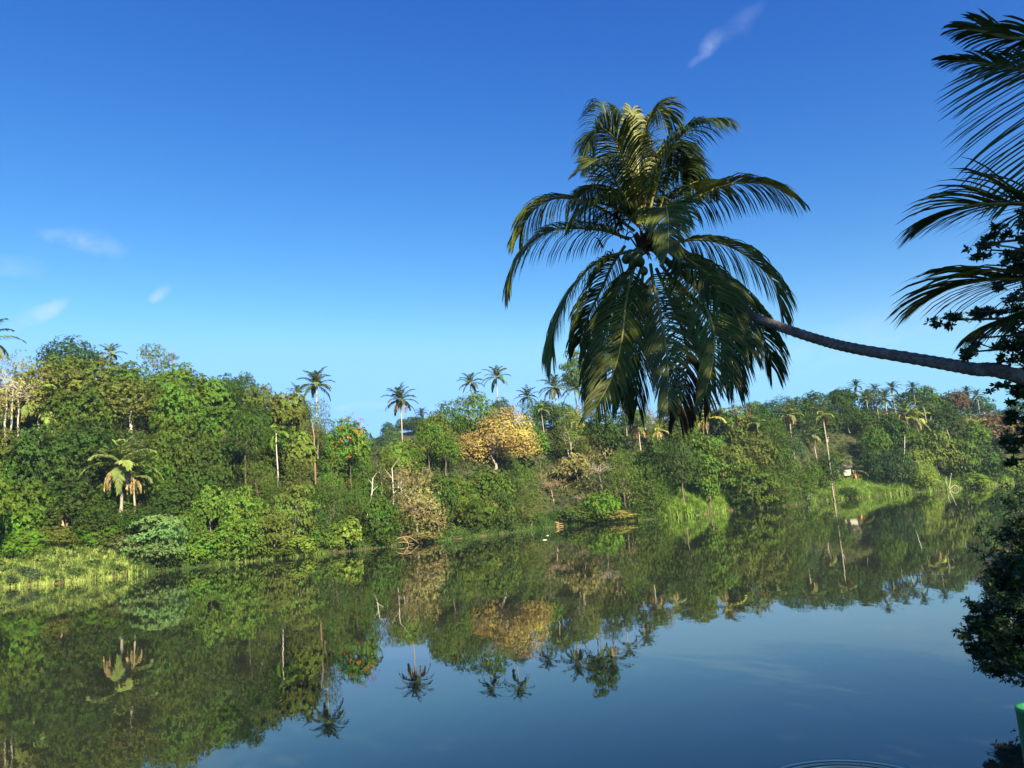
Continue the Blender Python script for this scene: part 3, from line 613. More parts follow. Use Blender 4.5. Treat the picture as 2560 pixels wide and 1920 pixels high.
for ty, D, q in items:
    if ty == 'have': stamp(buf, q); continue
    D, aa, d, zt, w, h, gz, px, py = q; wp, hp = w*F/D, h*F/D; rec = [None, px, py, '', '', None, wp, hp, D]; n = stamp(buf, rec)
    if n < max(4, .10*wp*hp/64): continue
    nf += 1; fr = px/2560; z = rnd.random()
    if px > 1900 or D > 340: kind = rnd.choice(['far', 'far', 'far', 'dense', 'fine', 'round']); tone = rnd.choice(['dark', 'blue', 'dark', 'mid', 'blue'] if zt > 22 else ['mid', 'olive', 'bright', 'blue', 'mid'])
    elif px < 920: kind = rnd.choice(['round', 'round', 'dense', 'big', 'round', 'fine']); tone = rnd.choice(['dark', 'dark', 'mid', 'mid', 'bright', 'olive'])
    else: kind = rnd.choice(['round', 'fine', 'fine', 'dense', 'umbrella', 'big']); tone = rnd.choice(['mid', 'dark', 'olive', 'mid', 'bright', 'olive', 'straw'])
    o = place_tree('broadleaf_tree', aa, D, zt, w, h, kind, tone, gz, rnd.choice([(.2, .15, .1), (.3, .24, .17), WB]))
    ALL.append([o, px, py, tone, kind, None, wp, hp, D])
# trees on the distant hill
for i in range(40):
    a = rnd.uniform(azt(880, 1060)[0], azt(1130, 1060)[0]) if i < 24 else rnd.uniform(azt(1690, 1040)[0], azt(1920, 1040)[0]); d = (i*37 % 24)/24*78-22
    D = FD+d; gz = fground(a, d); H = rnd.uniform(9, 12.5); w = rnd.uniform(11, 18); x, y = sin(a)*D, cos(a)*D; px, py = proj((x, y, gz+H*.6)); h = H*.9
    rec = [None, px, py, '', '', None, w*F/D, h*F/D, D]
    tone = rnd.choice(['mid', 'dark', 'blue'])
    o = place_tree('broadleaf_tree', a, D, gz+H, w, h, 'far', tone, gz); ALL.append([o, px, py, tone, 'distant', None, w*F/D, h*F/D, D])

# ------------------------------------------------------------------ ground cover (uncountable)
def scatter(name, n, arng, drng, kindf, L, wr, k, seed, col, label, up=(0, 2.2), mat=LEAF, droop=.25):
    r = np.random.default_rng(seed); a = r.uniform(*arng, n); d = drng(r, a, n)
    gz = np.array([ground(x, y) for x, y in zip(a, d)]); D = np.array([D0(x) for x in a])+d
    P = np.stack([np.sin(a)*D, np.cos(a)*D, gz+r.uniform(*up, n)*(.3+.7*np.sin(a*90+d*.7)**2)], 1); Nn = nrm(r.normal(size=(n, 3))*.6+[0, -.35, .8])
    v, f, at_ = rosettes(P, Nn, L, wr, k, r, droop=droop); o = link(name, mesh_np(name, v, f, [mat], at_), None, col); o['kind'] = 'stuff'; o['label'] = label; return o
def crestd(r, a, n): return r.random(n)**.8*(np.interp(a, GA, CD)+15)+1.5
scatter('undergrowth', 42000, (SH0-.03, SH1+.03), crestd, None, .75, .5, 4, 1, (.055, .095, .014), 'tangled dark green undergrowth between the trees on the far slopes')
scatter('shore_bushes', 42000, (SH0-.03, SH1+.03), lambda r, a, n: r.uniform(-.1, 4.4, n), None, .42, .4, 4, 2, (.085, .135, .03), 'low tangled greenery along the far shoreline', up=(-.1, 1.5))
def grass(name, n, px0, px1, dmax, hgt, col, label, seed, dmin=-.2, w=.16, z0=0):
    r = np.random.default_rng(seed); a0, a1 = sh_az(px0), sh_az(px1); nt_ = n//14; a = r.uniform(a0, a1, nt_); d = dmin+(dmax-dmin)*r.random(nt_)
    e = np.minimum(1, np.minimum(a-a0, a1-a)/(.16*(a1-a0))); k = r.random(nt_) < e**.7; a, d = a[k], d[k]; a = np.repeat(a, 14); d = np.repeat(d, 14); m_ = len(a)
    a += r.normal(size=m_)*.0016; d += r.normal(size=m_)*.35; D = np.array([D0(x) for x in a])+d; gz = np.array([max(-.1, ground(x, y)) for x, y in zip(a, d)])
    P = np.stack([np.sin(a)*D, np.cos(a)*D, gz+z0], 1); h = hgt*(.45+.75*r.random(m_))*(.7+.22*np.sin(a*311+d*.83)+.2*np.sin(a*127-d*1.31+2)+.12*np.sin(a*901+d*2.1)); th = r.uniform(0, 2*pi, m_); le = r.uniform(.15, .6, m_)
    dr = np.stack([np.cos(th), np.sin(th), 0*th], 1); sd = np.stack([-np.sin(th), np.cos(th), 0*th], 1)*w*.5
    up = np.array([0, 0, 1.]); H_ = h[:, None]; m1 = P+up*H_*.6+dr*(le*h*.3)[:, None]; tp = P+up*H_*(1-.25*le[:, None])+dr*(le*h)[:, None]
    v = np.stack([P-sd, P+sd, m1+sd*.8, m1-sd*.8, tp+sd*.12, tp-sd*.12], 1).reshape(-1, 3); b = np.arange(m_)[:, None]*6
    f = np.concatenate([b+[0, 1, 2, 3], b+[3, 2, 4, 5]], 1).reshape(-1, 4); va = np.repeat(np.clip(.25+.3*r.random(m_)+.16*np.sin(a*217+d*.9)+.14*np.sin(a*613-d*1.7), 0, 1), 2)
    o = link(name, mesh_np(name, v, f, [GRASS], va), None, col); o['kind'] = 'stuff'; o['label'] = label; return o
grass('tall_grass', 62000, -220, 372, 17, 1.6, (.33, .40, .095), 'pale sunlit reeds covering the low bank below the dark forest', 1)
grass('tall_grass', 14000, 540, 830, 5, 1.6, (.17, .25, .045), 'green reeds below the flat-layered olive tree', 2)
grass('tall_grass', 7000, 330, 600, 3, .9, (.09, .16, .03), 'short green grass overhanging the bank by the silvery tree', 7)
grass('tall_grass', 9000, 800, 1130, 4, 1.0, (.10, .17, .03), 'low grass along the bank by the dry bush and driftwood', 8)
grass('tall_grass', 12000, 1390, 1680, 5, 1.3, (.11, .19, .03), 'green grass overhanging the water below the yellowing bush', 11)
grass('tall_grass', 12000, 1820, 2080, 5, 1.6, (.13, .20, .035), 'grass fringe below the dark fine-leaved trees by the tall palm', 12)
grass('short_grass', 26000, 1090, 1400, 11, .6, (.11, .23, .03), 'bright low plants on the flat spit below the bamboo', 3)
grass('tall_grass', 9000, 1330, 1440, 9, 2.4, (.07, .15, .025), 'dark green reed clump beside the orange driftwood', 4)
grass('tall_grass', 30000, 1640, 1850, 21, 2.7, (.27, .40, .055), 'yellow-green grassy slope below the vine-clad tree', 5)
grass('tall_grass', 52000, 2020, 2580, 17, 2.8, (.28, .40, .065), 'bright grass fringe below the hazy hill', 6)
scatter('ground_cover', 1300, (sh_az(1150), sh_az(1330)), lambda r, a, n: r.uniform(6, 10, n), None, .5, .6, 5, 9, (.03, .10, .045), 'dark blue-green leafy plants on the flat spit', up=(.3, 1.3))
scatter('ground_cover', 700, (sh_az(15), sh_az(100)), lambda r, a, n: r.uniform(0, 3, n), None, .5, .4, 5, 10, (.07, .10, .055), 'grey-green tangle at the foot of the sunlit reeds', up=(.3, 1.5))
# ------------------------------------------------------------------ the leaning coconut palm over the river
def pz(zx, zy): return 1200+zx/1.9286, 220+zy/1.9286      # measured on an enlargement of the crown
HUBD = 18.0; hub = at(*pz(810, 740), HUBD)
lp = thing('leaning_coconut_palm', (14.6, 11.4, 2.2), 'palm tree', 'large dark coconut palm leaning far out over the river against the sky')
def local(o, M_): return M_
org = Vector((14.6, 11.4, 2.2))
def L_(p): return Vector(p)-org
tp_ = [(1625, 615, 18.1), (1690, 672, 18.5), (1775, 735, 18.2), (1850, 778, 17.5), (1950, 817, 16.7), (2050, 850, 16.2), (2140, 872, 15.7), (2300, 899, 15.0), (2430, 922, 14.3), (2560, 945, 13.7)]
tpts = [at(*q) for q in tp_]+[Vector((10.6, 11.6, 6.9)), Vector((13.0, 11.5, 4.6)), Vector((14.6, 11.4, 1.9))]
sm = smooth([L_(p) for p in tpts], 230); rn = random.Random(9); mb = MB(); rad = []
for i in range(230):
    u = i/229; r_ = .095+.022*min(1, u/.12)+.028*u+.25*max(0, u-.93); r_ *= .76+.05*((i % 3 == 0)-(i % 3 == 1)*.6)+rn.uniform(-.012, .012); rad.append(r_)
mb.tube(sm, rad, 18); tk = link('trunk', mb.mesh('trunk', [PBARK], True), lp)
# knots on the trunk
kb = MB()
for u, v_ in ((186, -.4), (193, .2)):
    p = sm[u]+Vector((-.05, -.155, .03*v_)); kb.tube([p, p+Vector((0, -.03, 0)), p+Vector((0, -.04, 0))], [.06, .055, .03], 8)
kn = link('knot', kb.mesh('knot', [FIBRE]), tk)
FR = [  # zoom path base->tip, depth change at the tip (m, + away), leaflet length, colour, drop
 ([(775, 680), (745, 520), (705, 380), (665, 270), (610, 205), (560, 205), (532, 290)], -1.2, .95, 'g', 0),
 ([(770, 660), (715, 450), (660, 280), (615, 150), (590, 75)], 1.6, .9, 'd', .05),
 ([(785, 650), (765, 430), (745, 250), (735, 110)], .4, .5, 'y', 0),
 ([(790, 650), (785, 420), (790, 260), (815, 140), (870, 95), (935, 165)], .9, .8, 'g', .05),
 ([(800, 650), (835, 430), (880, 310), (940, 290), (990, 330), (1010, 400)], 2.2, .75, 'p', 0),
 ([(805, 650), (850, 470), (920, 290), (1000, 200), (1070, 165), (1135, 150)], -.5, 1.0, 'd', .08),
 ([(765, 670), (715, 560), (660, 460), (610, 370), (570, 345), (490, 395)], -2.0, .85, 'g', .05),
 ([(745, 690), (620, 600), (500, 550), (380, 530), (280, 570), (215, 650), (195, 700)], 1.2, .9, 'l', 0),
 ([(720, 730), (610, 690), (470, 675), (330, 690), (220, 770), (165, 860), (150, 930)], -.6, 1.0, 'g', 0),
 ([(710, 790), (600, 820), (500, 890), (425, 990), (380, 1090), (352, 1180), (350, 1290)], -.8, 1.0, 'g', .05),
 ([(755, 830), (725, 930), (700, 1060), (688, 1180), (665, 1300), (620, 1430), (560, 1540)], -2.2, 1.0, 'g', 0),
 ([(822, 850), (840, 960), (868, 1090), (893, 1220), (905, 1340), (905, 1540)], -2.6, 1.0, 'b', 0),
 ([(900, 780), (970, 850), (1040, 950), (1095, 1070), (1130, 1190), (1120, 1330), (1085, 1480)], -2.4, 1.05, 'g', 0),
 ([(930, 760), (1040, 830), (1130, 950), (1180, 1070), (1210, 1200), (1215, 1320), (1225, 1420)], -.9, .9, 'd', 0),
 ([(940, 750), (1060, 840), (1180, 950), (1270, 1050), (1340, 1150), (1385, 1250), (1405, 1340)], 1.3, .95, 'd', .05),
 ([(930, 745), (1030, 730), (1140, 740), (1250, 785), (1350, 860), (1425, 950), (1460, 1090)], .8, 1.0, 'g', 0),
 ([(850, 690), (950, 590), (1060, 520), (1180, 470), (1300, 455), (1410, 475), (1500, 525)], .6, .95, 'g', .05),
 ([(840, 650), (900, 560), (970, 490), (1050, 452), (1110, 455), (1150, 480)], 2.0, .8, 'd', 0),
 ([(830, 690), (860, 620), (890, 572), (903, 600), (908, 680), (908, 790)], -2.6, .95, 'g', 0),
 ([(745, 850), (660, 980), (610, 1090), (580, 1220), (560, 1340), (548, 1450)], -1.0, .9, 'd', .1),
 ([(850, 870), (930, 1050), (985, 1200), (1000, 1330), (985, 1450), (960, 1580)], -1.4, .9, 'k', .1),
 ([(880, 860), (985, 1010), (1050, 1150), (1080, 1280), (1085, 1400), (1080, 1520)], -.2, .8, 'k', .1),
 ([(700, 760), (640, 850), (590, 960), (540, 1060), (500, 1160), (480, 1230)], 1.2, .8, 'd', .1),
 ([(790, 860), (775, 1000), (770, 1150), (770, 1300), (755, 1420), (760, 1530)], .6, .9, 'd', .1),
 ([(800, 640), (790, 500), (800, 400), (840, 330), (900, 260)], 1.2, .85, 'd', .1),
 ([(770, 650), (700, 560), (620, 500), (540, 470), (490, 520)], 1.8, .8, 'd', .1),
 ([(880, 760), (990, 820), (1100, 900), (1190, 1010), (1250, 1130), (1290, 1250)], -1.5, 0.95, 'd', 0.05),
 ([(780, 860), (740, 980), (740, 1100), (735, 1230), (710, 1360), (690, 1480)], -1.2, 0.95, 'd', 0.05),
#([(840, 870), (900, 1000), (960, 1120), (1000, 1240), (1020, 1360), (1010, 1480)], -1.0, 0.95, 'd', 0.05),
 ([(870, 850), (960, 960), (1060, 1060), (1140, 1170), (1180, 1290), (1170, 1400)], 0.8, 0.95, 'd', 0.05),
#([(800, 870), (800, 1000), (830, 1130), (850, 1270), (840, 1400), (850, 1520)], -1.8, 0.95, 'd', 0.05),
 ([(740, 840), (690, 920), (640, 1040), (600, 1180), (590, 1300), (600, 1420)], 0.4, 0.95, 'd', 0.05),
 ([(850, 640), (880, 540), (900, 430), (960, 370), (1000, 400), (1020, 470)], 1.4, 0.8, 'd', 0.05),
 ([(760, 660), (690, 600), (600, 560), (520, 560), (460, 620)], -1.0, 0.85, 'd', 0.05),
]
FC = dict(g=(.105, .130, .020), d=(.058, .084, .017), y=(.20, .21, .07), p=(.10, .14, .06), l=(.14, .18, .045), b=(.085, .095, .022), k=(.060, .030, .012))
rn = random.Random(77)
for zp, dz, Ll, cc, dropv in FR:
    n = len(zp); pts = [L_(at(*pz(*q), HUBD+dz*(i/(n-1))**1.2)) for i, q in enumerate(zp)]; path = smooth(pts, 40)
    h = path[-1]-path[3]; h.z = 0
    if h.length < .4: h = Vector((.3, -1, 0))
    S = Vector((-h.y, h.x, 0)).normalized()+Vector((0, 0, rn.uniform(-.45, .45))); fm = MB()
    front = abs(dz) > 1.9 and dz < 0
    frond(fm, path, S, Ll*(1.12 if front else 1.38), 124, .030, 4, (.34 if front else .72) if cc != 'k' else .8, rn, .09, (60, 26), .16, (.25, .75), dropv+.06, .5)
    fo = link('frond', fm.mesh('frond', [FROND]), lp, FC[cc])
    if cc == 'k': fo['label'] = 'dead dark brown hanging frond'
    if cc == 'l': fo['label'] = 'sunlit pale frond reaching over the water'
    rm = MB(); rm.tube(path, [.034*(1-i/39)**.7+.006 for i in range(40)], 6); link('rachis', rm.mesh('rachis', [RACHIS if cc != 'k' else FIBRE], True), fo)
def blob(c, r, seed, sq=(1, 1, 1)):
    import bmesh
    bm = bmesh.new(); bmesh.ops.create_icosphere(bm, subdivisions=3, radius=1); q = random.Random(seed)
    k = [Vector((q.uniform(-1, 1), q.uniform(-1, 1), q.uniform(-1, 1))).normalized() for _ in range(3)]
    for v in bm.verts:
        s = 1+.06*sum(max(0, v.co.normalized().dot(x))**3 for x in k); v.co = Vector((v.co.x*sq[0]*r*s, v.co.y*sq[1]*r*s, v.co.z*sq[2]*r*s))
    me = bpy.data.meshes.new('nut'); bm.to_mesh(me); bm.free(); me.polygons.foreach_set('use_smooth', [True]*len(me.polygons)); return me
for i, (x, y, dz, r_) in enumerate(((1577, 637, -.75, .115), (1596, 632, -.8, .12), (1593, 646, -.9, .12), (1584, 657, -.75, .11), (1610, 678, -.8, .09), (1650, 636, -.8, .09), (1600, 655, -.6, .11), (1566, 648, -.5, .1))):
    me = blob(None, r_, i, (1, 1, 1.12)); me.materials.append(NUT); o = link('coconut', me, lp); o.location = L_(at(x, y, HUBD+dz))
fb = MB()      # fibrous leaf bases and old flower stalks round the growing point
for i in range(70):
    x, y = pz(rn.gauss(810, 60), rn.gauss(740, 50)); p = L_(at(x, y, HUBD-rn.uniform(.05, .55))); d = Vector((rn.uniform(-1, 1), rn.uniform(-.9, .2), rn.uniform(-1, .6))).normalized()
    l_ = rn.uniform(.15, .55); fb.tube([p, p+d*l_*.5+Vector((0, 0, .05)), p+d*l_+Vector((0, 0, -.08))], [rn.uniform(.015, .04), .02, .004], 4)
for i in range(14):
    a_ = i*.45; p = L_(hub)+Vector((.16*cos(a_), .16*sin(a_), -.15)); fb.tube([p, p+Vector((.15*cos(a_), .15*sin(a_), .35))], [.09, .03], 5)
link('leaf_base', fb.mesh('leaf_base', [FIBRE]), lp)
# ------------------------------------------------------------------ second palm, its crown just outside the right edge
hp = Vector((8.6, 9.2, 12.6)); rp_org = Vector((10.2, 9.6, 3.0))
rp = thing('coconut_palm', rp_org, 'palm tree', 'near coconut palm whose silhouetted frond tips reach in from the photo edge')
def R2(p): return Vector(p)-rp_org
mb = MB(); sm2 = smooth([(0, 0, -.5), (-.2, 0, 3), (-.9, -.2, 6.4), hp-rp_org], 60); mb.tube(sm2, [.2-.06*i/59+(.01 if i % 2 else 0) for i in range(60)], 12)
link('trunk', mb.mesh('trunk', [PBARK], True), rp)
for zp, D_, Ll, cc, aim in (
  ([(2905, 330), (2780, 150), (2680, 95), (2620, 150), (2600, 260), (2590, 380), (2580, 470)], 9.0, .92, 'd', 1),
  ([(2905, 330), (2740, 240), (2620, 190), (2520, 168), (2430, 155), (2370, 150)], 9.6, .40, 'g', 0),
  ([(2905, 330), (2760, 130), (2640, 90), (2540, 95), (2470, 80), (2410, 72)], 8.6, .45, 'd', 0),
  ([(2905, 360), (2760, 440), (2620, 510), (2540, 508), (2448, 510), (2400, 522), (2378, 530)], 9.0, .85, 'd', 0),
  ([(2905, 400), (2780, 590), (2660, 680), (2560, 695), (2479, 697), (2400, 712), (2368, 724)], 8.7, .95, 'd', 0),
  ([(2905, 400), (2800, 620), (2700, 720), (2620, 755), (2540, 785), (2500, 800)], 9.2, .8, 'd', 0),
  ([(2905, 330), (2950, 100), (3050, -60), (3200, -100)], 9.5, 1, 'd', 0), ([(2905, 360), (3050, 300), (3200, 380), (3300, 560)], 9.5, 1, 'd', 0), ([(2905, 330), (2900, 100), (2860, -120), (2760, -200)], 10.5, 1, 'd', 0)):
    n = len(zp); pts = [R2(at(*q, D_)) if i else R2(hp) for i, q in enumerate(zp)]; path = smooth(pts, 40)
    h = path[-1]-path[3]; h.z = 0; S = Vector((-h.y, h.x, 0)).normalized(); fm = MB()
    if aim: S = (at(2200, 500, 9)-at(2600, 450, 9)).normalized()
    frond(fm, path, S, Ll*(1.15 if Ll > .6 else 1), 62, .021, 5, .10 if aim else .24, rn, .2, (84, 46) if aim else (46, 14), .05, (.1, .5), .04, .5)
    fo = link('frond', fm.mesh('frond', [FROND]), rp, FC['d']); rm = MB(); rm.tube(path, [.035*(1-i/39)**.7+.005 for i in range(40)], 6); link('rachis', rm.mesh('rachis', [RACHIS], True), fo)
# ------------------------------------------------------------------ broad-leaved tree at the right edge, shaded, and the bush below
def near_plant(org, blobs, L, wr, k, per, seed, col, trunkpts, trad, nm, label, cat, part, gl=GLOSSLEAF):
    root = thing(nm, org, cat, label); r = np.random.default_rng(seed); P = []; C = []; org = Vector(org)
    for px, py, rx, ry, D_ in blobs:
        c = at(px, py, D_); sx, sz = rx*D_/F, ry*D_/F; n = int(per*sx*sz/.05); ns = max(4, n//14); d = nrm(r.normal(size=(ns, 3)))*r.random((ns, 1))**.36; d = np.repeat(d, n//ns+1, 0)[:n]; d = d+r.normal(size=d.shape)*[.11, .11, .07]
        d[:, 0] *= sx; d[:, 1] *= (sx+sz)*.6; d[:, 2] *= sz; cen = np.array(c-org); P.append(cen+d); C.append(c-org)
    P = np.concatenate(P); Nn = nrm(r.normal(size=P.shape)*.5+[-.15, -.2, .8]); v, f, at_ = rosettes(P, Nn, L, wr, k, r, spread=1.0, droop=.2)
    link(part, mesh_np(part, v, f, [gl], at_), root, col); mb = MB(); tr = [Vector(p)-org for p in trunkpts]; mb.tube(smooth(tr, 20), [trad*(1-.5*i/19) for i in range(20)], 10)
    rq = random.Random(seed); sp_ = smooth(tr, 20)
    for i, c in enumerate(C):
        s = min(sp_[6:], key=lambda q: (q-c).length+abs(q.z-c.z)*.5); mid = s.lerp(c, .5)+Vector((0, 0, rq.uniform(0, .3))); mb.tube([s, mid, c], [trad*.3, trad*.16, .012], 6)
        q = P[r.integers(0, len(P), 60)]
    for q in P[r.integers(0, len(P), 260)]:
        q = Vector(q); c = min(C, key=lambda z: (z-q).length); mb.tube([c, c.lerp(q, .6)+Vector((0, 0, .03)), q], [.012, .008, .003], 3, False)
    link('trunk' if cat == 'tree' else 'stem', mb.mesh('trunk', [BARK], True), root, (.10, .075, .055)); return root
T0 = (13.2, 13.2, 2.5)
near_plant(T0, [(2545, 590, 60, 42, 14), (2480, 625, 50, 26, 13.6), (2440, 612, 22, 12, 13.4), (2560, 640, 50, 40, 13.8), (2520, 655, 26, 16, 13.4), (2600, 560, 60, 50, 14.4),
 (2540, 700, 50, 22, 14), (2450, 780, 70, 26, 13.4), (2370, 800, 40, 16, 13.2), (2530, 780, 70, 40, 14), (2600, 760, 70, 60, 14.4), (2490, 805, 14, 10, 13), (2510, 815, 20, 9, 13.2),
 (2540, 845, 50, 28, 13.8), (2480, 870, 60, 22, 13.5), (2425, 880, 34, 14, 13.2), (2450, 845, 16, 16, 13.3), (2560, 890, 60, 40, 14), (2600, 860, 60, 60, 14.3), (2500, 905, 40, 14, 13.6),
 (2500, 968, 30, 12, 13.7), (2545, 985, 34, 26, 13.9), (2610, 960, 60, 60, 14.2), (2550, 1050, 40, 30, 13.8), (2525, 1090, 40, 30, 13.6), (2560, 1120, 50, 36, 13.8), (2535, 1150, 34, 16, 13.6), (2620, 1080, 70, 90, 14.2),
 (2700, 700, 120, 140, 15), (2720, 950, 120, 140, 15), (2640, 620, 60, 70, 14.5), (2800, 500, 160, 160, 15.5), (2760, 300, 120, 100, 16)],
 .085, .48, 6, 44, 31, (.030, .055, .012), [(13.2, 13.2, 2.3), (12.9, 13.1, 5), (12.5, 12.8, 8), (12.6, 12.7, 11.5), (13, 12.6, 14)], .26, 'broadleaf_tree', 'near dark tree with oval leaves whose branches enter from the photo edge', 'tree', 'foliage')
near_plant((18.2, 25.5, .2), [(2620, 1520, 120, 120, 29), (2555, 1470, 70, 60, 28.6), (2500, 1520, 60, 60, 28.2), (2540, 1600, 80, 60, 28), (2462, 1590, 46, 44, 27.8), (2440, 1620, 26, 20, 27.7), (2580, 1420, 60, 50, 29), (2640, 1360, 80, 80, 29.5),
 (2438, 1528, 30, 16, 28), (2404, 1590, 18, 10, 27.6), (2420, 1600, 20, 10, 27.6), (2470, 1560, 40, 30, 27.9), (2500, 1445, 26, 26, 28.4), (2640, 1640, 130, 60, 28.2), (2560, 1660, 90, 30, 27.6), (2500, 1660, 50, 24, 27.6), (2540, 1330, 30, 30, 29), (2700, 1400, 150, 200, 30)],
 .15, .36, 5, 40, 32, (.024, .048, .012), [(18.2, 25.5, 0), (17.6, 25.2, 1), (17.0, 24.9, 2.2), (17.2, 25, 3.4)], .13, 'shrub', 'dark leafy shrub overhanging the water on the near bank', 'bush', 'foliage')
# tall trees on the near bank behind the camera: their shade falls on the leaning palm
for (x, y, zt, wm, hm, kd) in ((17.0, -4.0, 28.5, 17, 15, 'dense'), (24, -6, 29, 17, 19, 'round')):
    o = place_tree('broadleaf_tree', math.atan2(x, y), math.hypot(x, y), zt, wm, hm, kd, 'dark', 3.5); o['label'] = 'tall dark tree on the near bank ' + ('behind the viewpoint' if x < 20 else 'well aside of the viewpoint')
# ------------------------------------------------------------------ green post by the viewpoint
gp = at(2594, 1768, 4.2); post = thing('green_post', (gp.x, gp.y, 2.4), 'post', 'smooth green round-topped tube post at the lower photo corner')
PG = flat('green_paint', (.006, .13, .035), .4, 5, .12); mb = MB(); R0 = .085; zt = gp.z-2.4
prof = [(R0, -.6), (R0, zt-.02), (R0+.003, zt-.012), (R0, zt), (R0-.008, zt+.002), (R0-.012, zt-.004), (R0-.012, zt-.4)]
n = 40; mb.v = [Vector((r_*cos(2*pi*j/n), r_*sin(2*pi*j/n), z)) for r_, z in prof for j in range(n)]; mb.f = [(i*n+j, i*n+(j+1) % n, (i+1)*n+(j+1) % n, (i+1)*n+j) for i in range(len(prof)-1) for j in range(n)]; mb.a = [.5]*len(mb.f)
po = link('tube', mb.mesh('tube', [PG], True), post); po.rotation_euler = (0, 0, 0)
# ------------------------------------------------------------------ small things along the far shore
def shore_pt(px, py, up=0):
    r_ = ray(px, py); s = -CZ/r_.z; return Vector((r_.x*s, r_.y*s, up))
def sticks(nm, px, py, paths, rad, col, cat, label, d=1.0):
    """paths in metres: x across the view, y inland, z up"""
    a = azt(px, py)[0]; D = D0(a)+d; o = Vector((sin(a)*D, cos(a)*D, 0)); mb = MB()
    for p in paths:
        p = [Vector((q[0]*cos(a)+q[1]*sin(a), -q[0]*sin(a)+q[1]*cos(a), q[2])) for q in p]; s = smooth(p, 12) if len(p) > 2 else p
        mb.tube(s, [rad*(1-.7*i/(len(s)-1)) for i in range(len(s))], 6)
    ob = link(nm, mb.mesh(nm, [BARK], True), None, col); ob.location = o; ob['label'] = label; ob['category'] = cat; return ob
sticks('driftwood_branch', 1010, 1362, [[(-3.2, 0, .4), (-1, -.6, 1.6), (1.2, -1.4, 1.7), (3.2, -2, .2)], [(-2.5, 0, .2), (-.5, -1, .7), (2.2, -2.2, .1)], [(0, -.8, 1.6), (.8, -1.4, .6), (1, -1.8, -.1)], [(-3, 0, .3), (-2.6, -.6, 2.2)]], .12, (.62, .40, .22), 'driftwood', 'arched orange driftwood branch dipping into the water by the dry bush', -.3)
sticks('driftwood_stump', 1396, 1318, [[(-1.6, 0, .5), (-.4, -.2, .6), (1.0, -.3, .2)], [(-.8, -.1, 1.4), (.2, -.2, .9), (1.3, -.3, .8)], [(-.2, 0, 0), (0, 0, 1.3)], [(-1.2, 0, .1), (1.5, 0, .2)]], .15, (.75, .36, .2), 'driftwood', 'orange-brown broken log lying at the waterline by dark reeds', -1.0)
sticks('dead_branch', 2374, 1232, [[(0, 0, 0), (.8, 0, 3), (1.6, 0, 6)], [(0, 0, 0), (-1.2, 0, 2), (-3.0, 0, 4)], [(0, 0, 0), (2, 0, 1.5), (3.4, 0, .3)], [(0, 0, .5), (-.6, 0, 3), (-.2, 0, 5)], [(0, 0, 0), (-2.5, 0, .8), (-4, 0, 1.6)]], .16, (.85, .78, .55), 'dead branch', 'splayed pale dead branches by the reddish dead bush on the far shore', 0)
sticks('driftwood_stick', 2018, 1258, [[(-1, 0, 0), (0, 0, 1.2), (1.0, 0, 2.6)], [(0, 0, 1.2), (1.1, 0, 1.5)]], .12, (.9, .85, .75), 'driftwood', 'small white stick poking up at the waterline near the tall palm', -.3)
sticks('leaning_branch', 880, 1290, [[(-2, 1, .4), (0, 0, 2.4), (1.8, -.5, 5)], [(-2.8, 0, .6), (-2, 1, .6)]], .13, (.6, .42, .26), 'dead branch', 'bare leaning branch behind the low shore bushes', 2)
for (x0, y0, x1, y1, dd, r_, lab, fk) in ((1427, 1170, 1408, 1085, 30, .2, 'paler of two thin white bare trunks on mid slope', 1), (1430, 1168, 1421, 1080, 31, .18, 'straighter of two thin white bare trunks on mid slope', 1),
      (108, 1322, 109, 1235, 22, .3, 'straight orange-lit trunk below the dark canopy behind the reeds', 0), (157, 1350, 154, 1295, 18, .34, 'short thick orange trunk behind the feathery bright bush', 0), (475, 1306, 477, 1232, 17, .17, 'thin pale trunk in the dark gap behind the silvery tree', 0), (447, 1312, 448, 1270, 18, .15, 'dim brown trunk in the dark gap behind the silvery tree', 0),
      (2380, 1125, 2366, 1070, 26, .2, 'slender pale trunk slanting across the hazy hill', 0), (2386, 1178, 2402, 1145, 14, .25, 'short pale trunk slanting the other way on the hazy hill', 0), (2257, 1165, 2262, 1090, 16, .22, 'slender white trunk under the small umbrella-topped tree', 0),
      (786, 1132, 779, 1050, 24, .2, 'reddish slender trunk beneath the airy dull tree', 0), (923, 1262, 932, 1196, 8, .2, 'white trunk with a side branch by the weeping tree', 1), (982, 1298, 980, 1170, 9, .2, 'pale forked trunk rising into the weeping tree', 1), (733, 1340, 740, 1245, 5, .13, 'thin pale trunk under the flat-layered olive tree', 0)):
    D_ = D0(azt(x0, y0)[0])+dd; A_, B_ = at(x0, y0, D_), at(x1, y1, D_); gz = ground(azt(x0, y0)[0], dd); G_ = Vector((A_.x, A_.y, min(gz, A_.z)-.3)); mb = MB(); mid = A_.lerp(B_, .5)+Vector((.25, 0, 0)); ln = (B_-A_).length
    mb.tube([G_-G_, A_-G_+Vector((0, 0, .02)), mid-G_, B_-G_], [r_*1.1, r_, r_*.8, r_*.45], 7)
    if fk:
        mb.tube([mid-G_, mid-G_+Vector((ln*.22, 0, ln*.18))], [r_*.5, r_*.2], 5); mb.tube([A_.lerp(B_, .8)-G_, A_.lerp(B_, .8)-G_+Vector((-ln*.15, 0, ln*.2))], [r_*.4, r_*.15], 5)
        mb.tube([B_-G_, B_-G_+Vector((ln*.16, 0, ln*.2))], [r_*.4, r_*.12], 5)
    ob = link('bare_trunk', mb.mesh('bare_trunk', [BARK], True), None, (.85, .55, .32) if x0 < 200 else (.38, .22, .13) if x0 == 786 else (.6, .5, .38) if x0 < 800 else (.62, .57, .44)); ob.location = G_; ob['label'] = lab; ob['category'] = 'tree trunk'
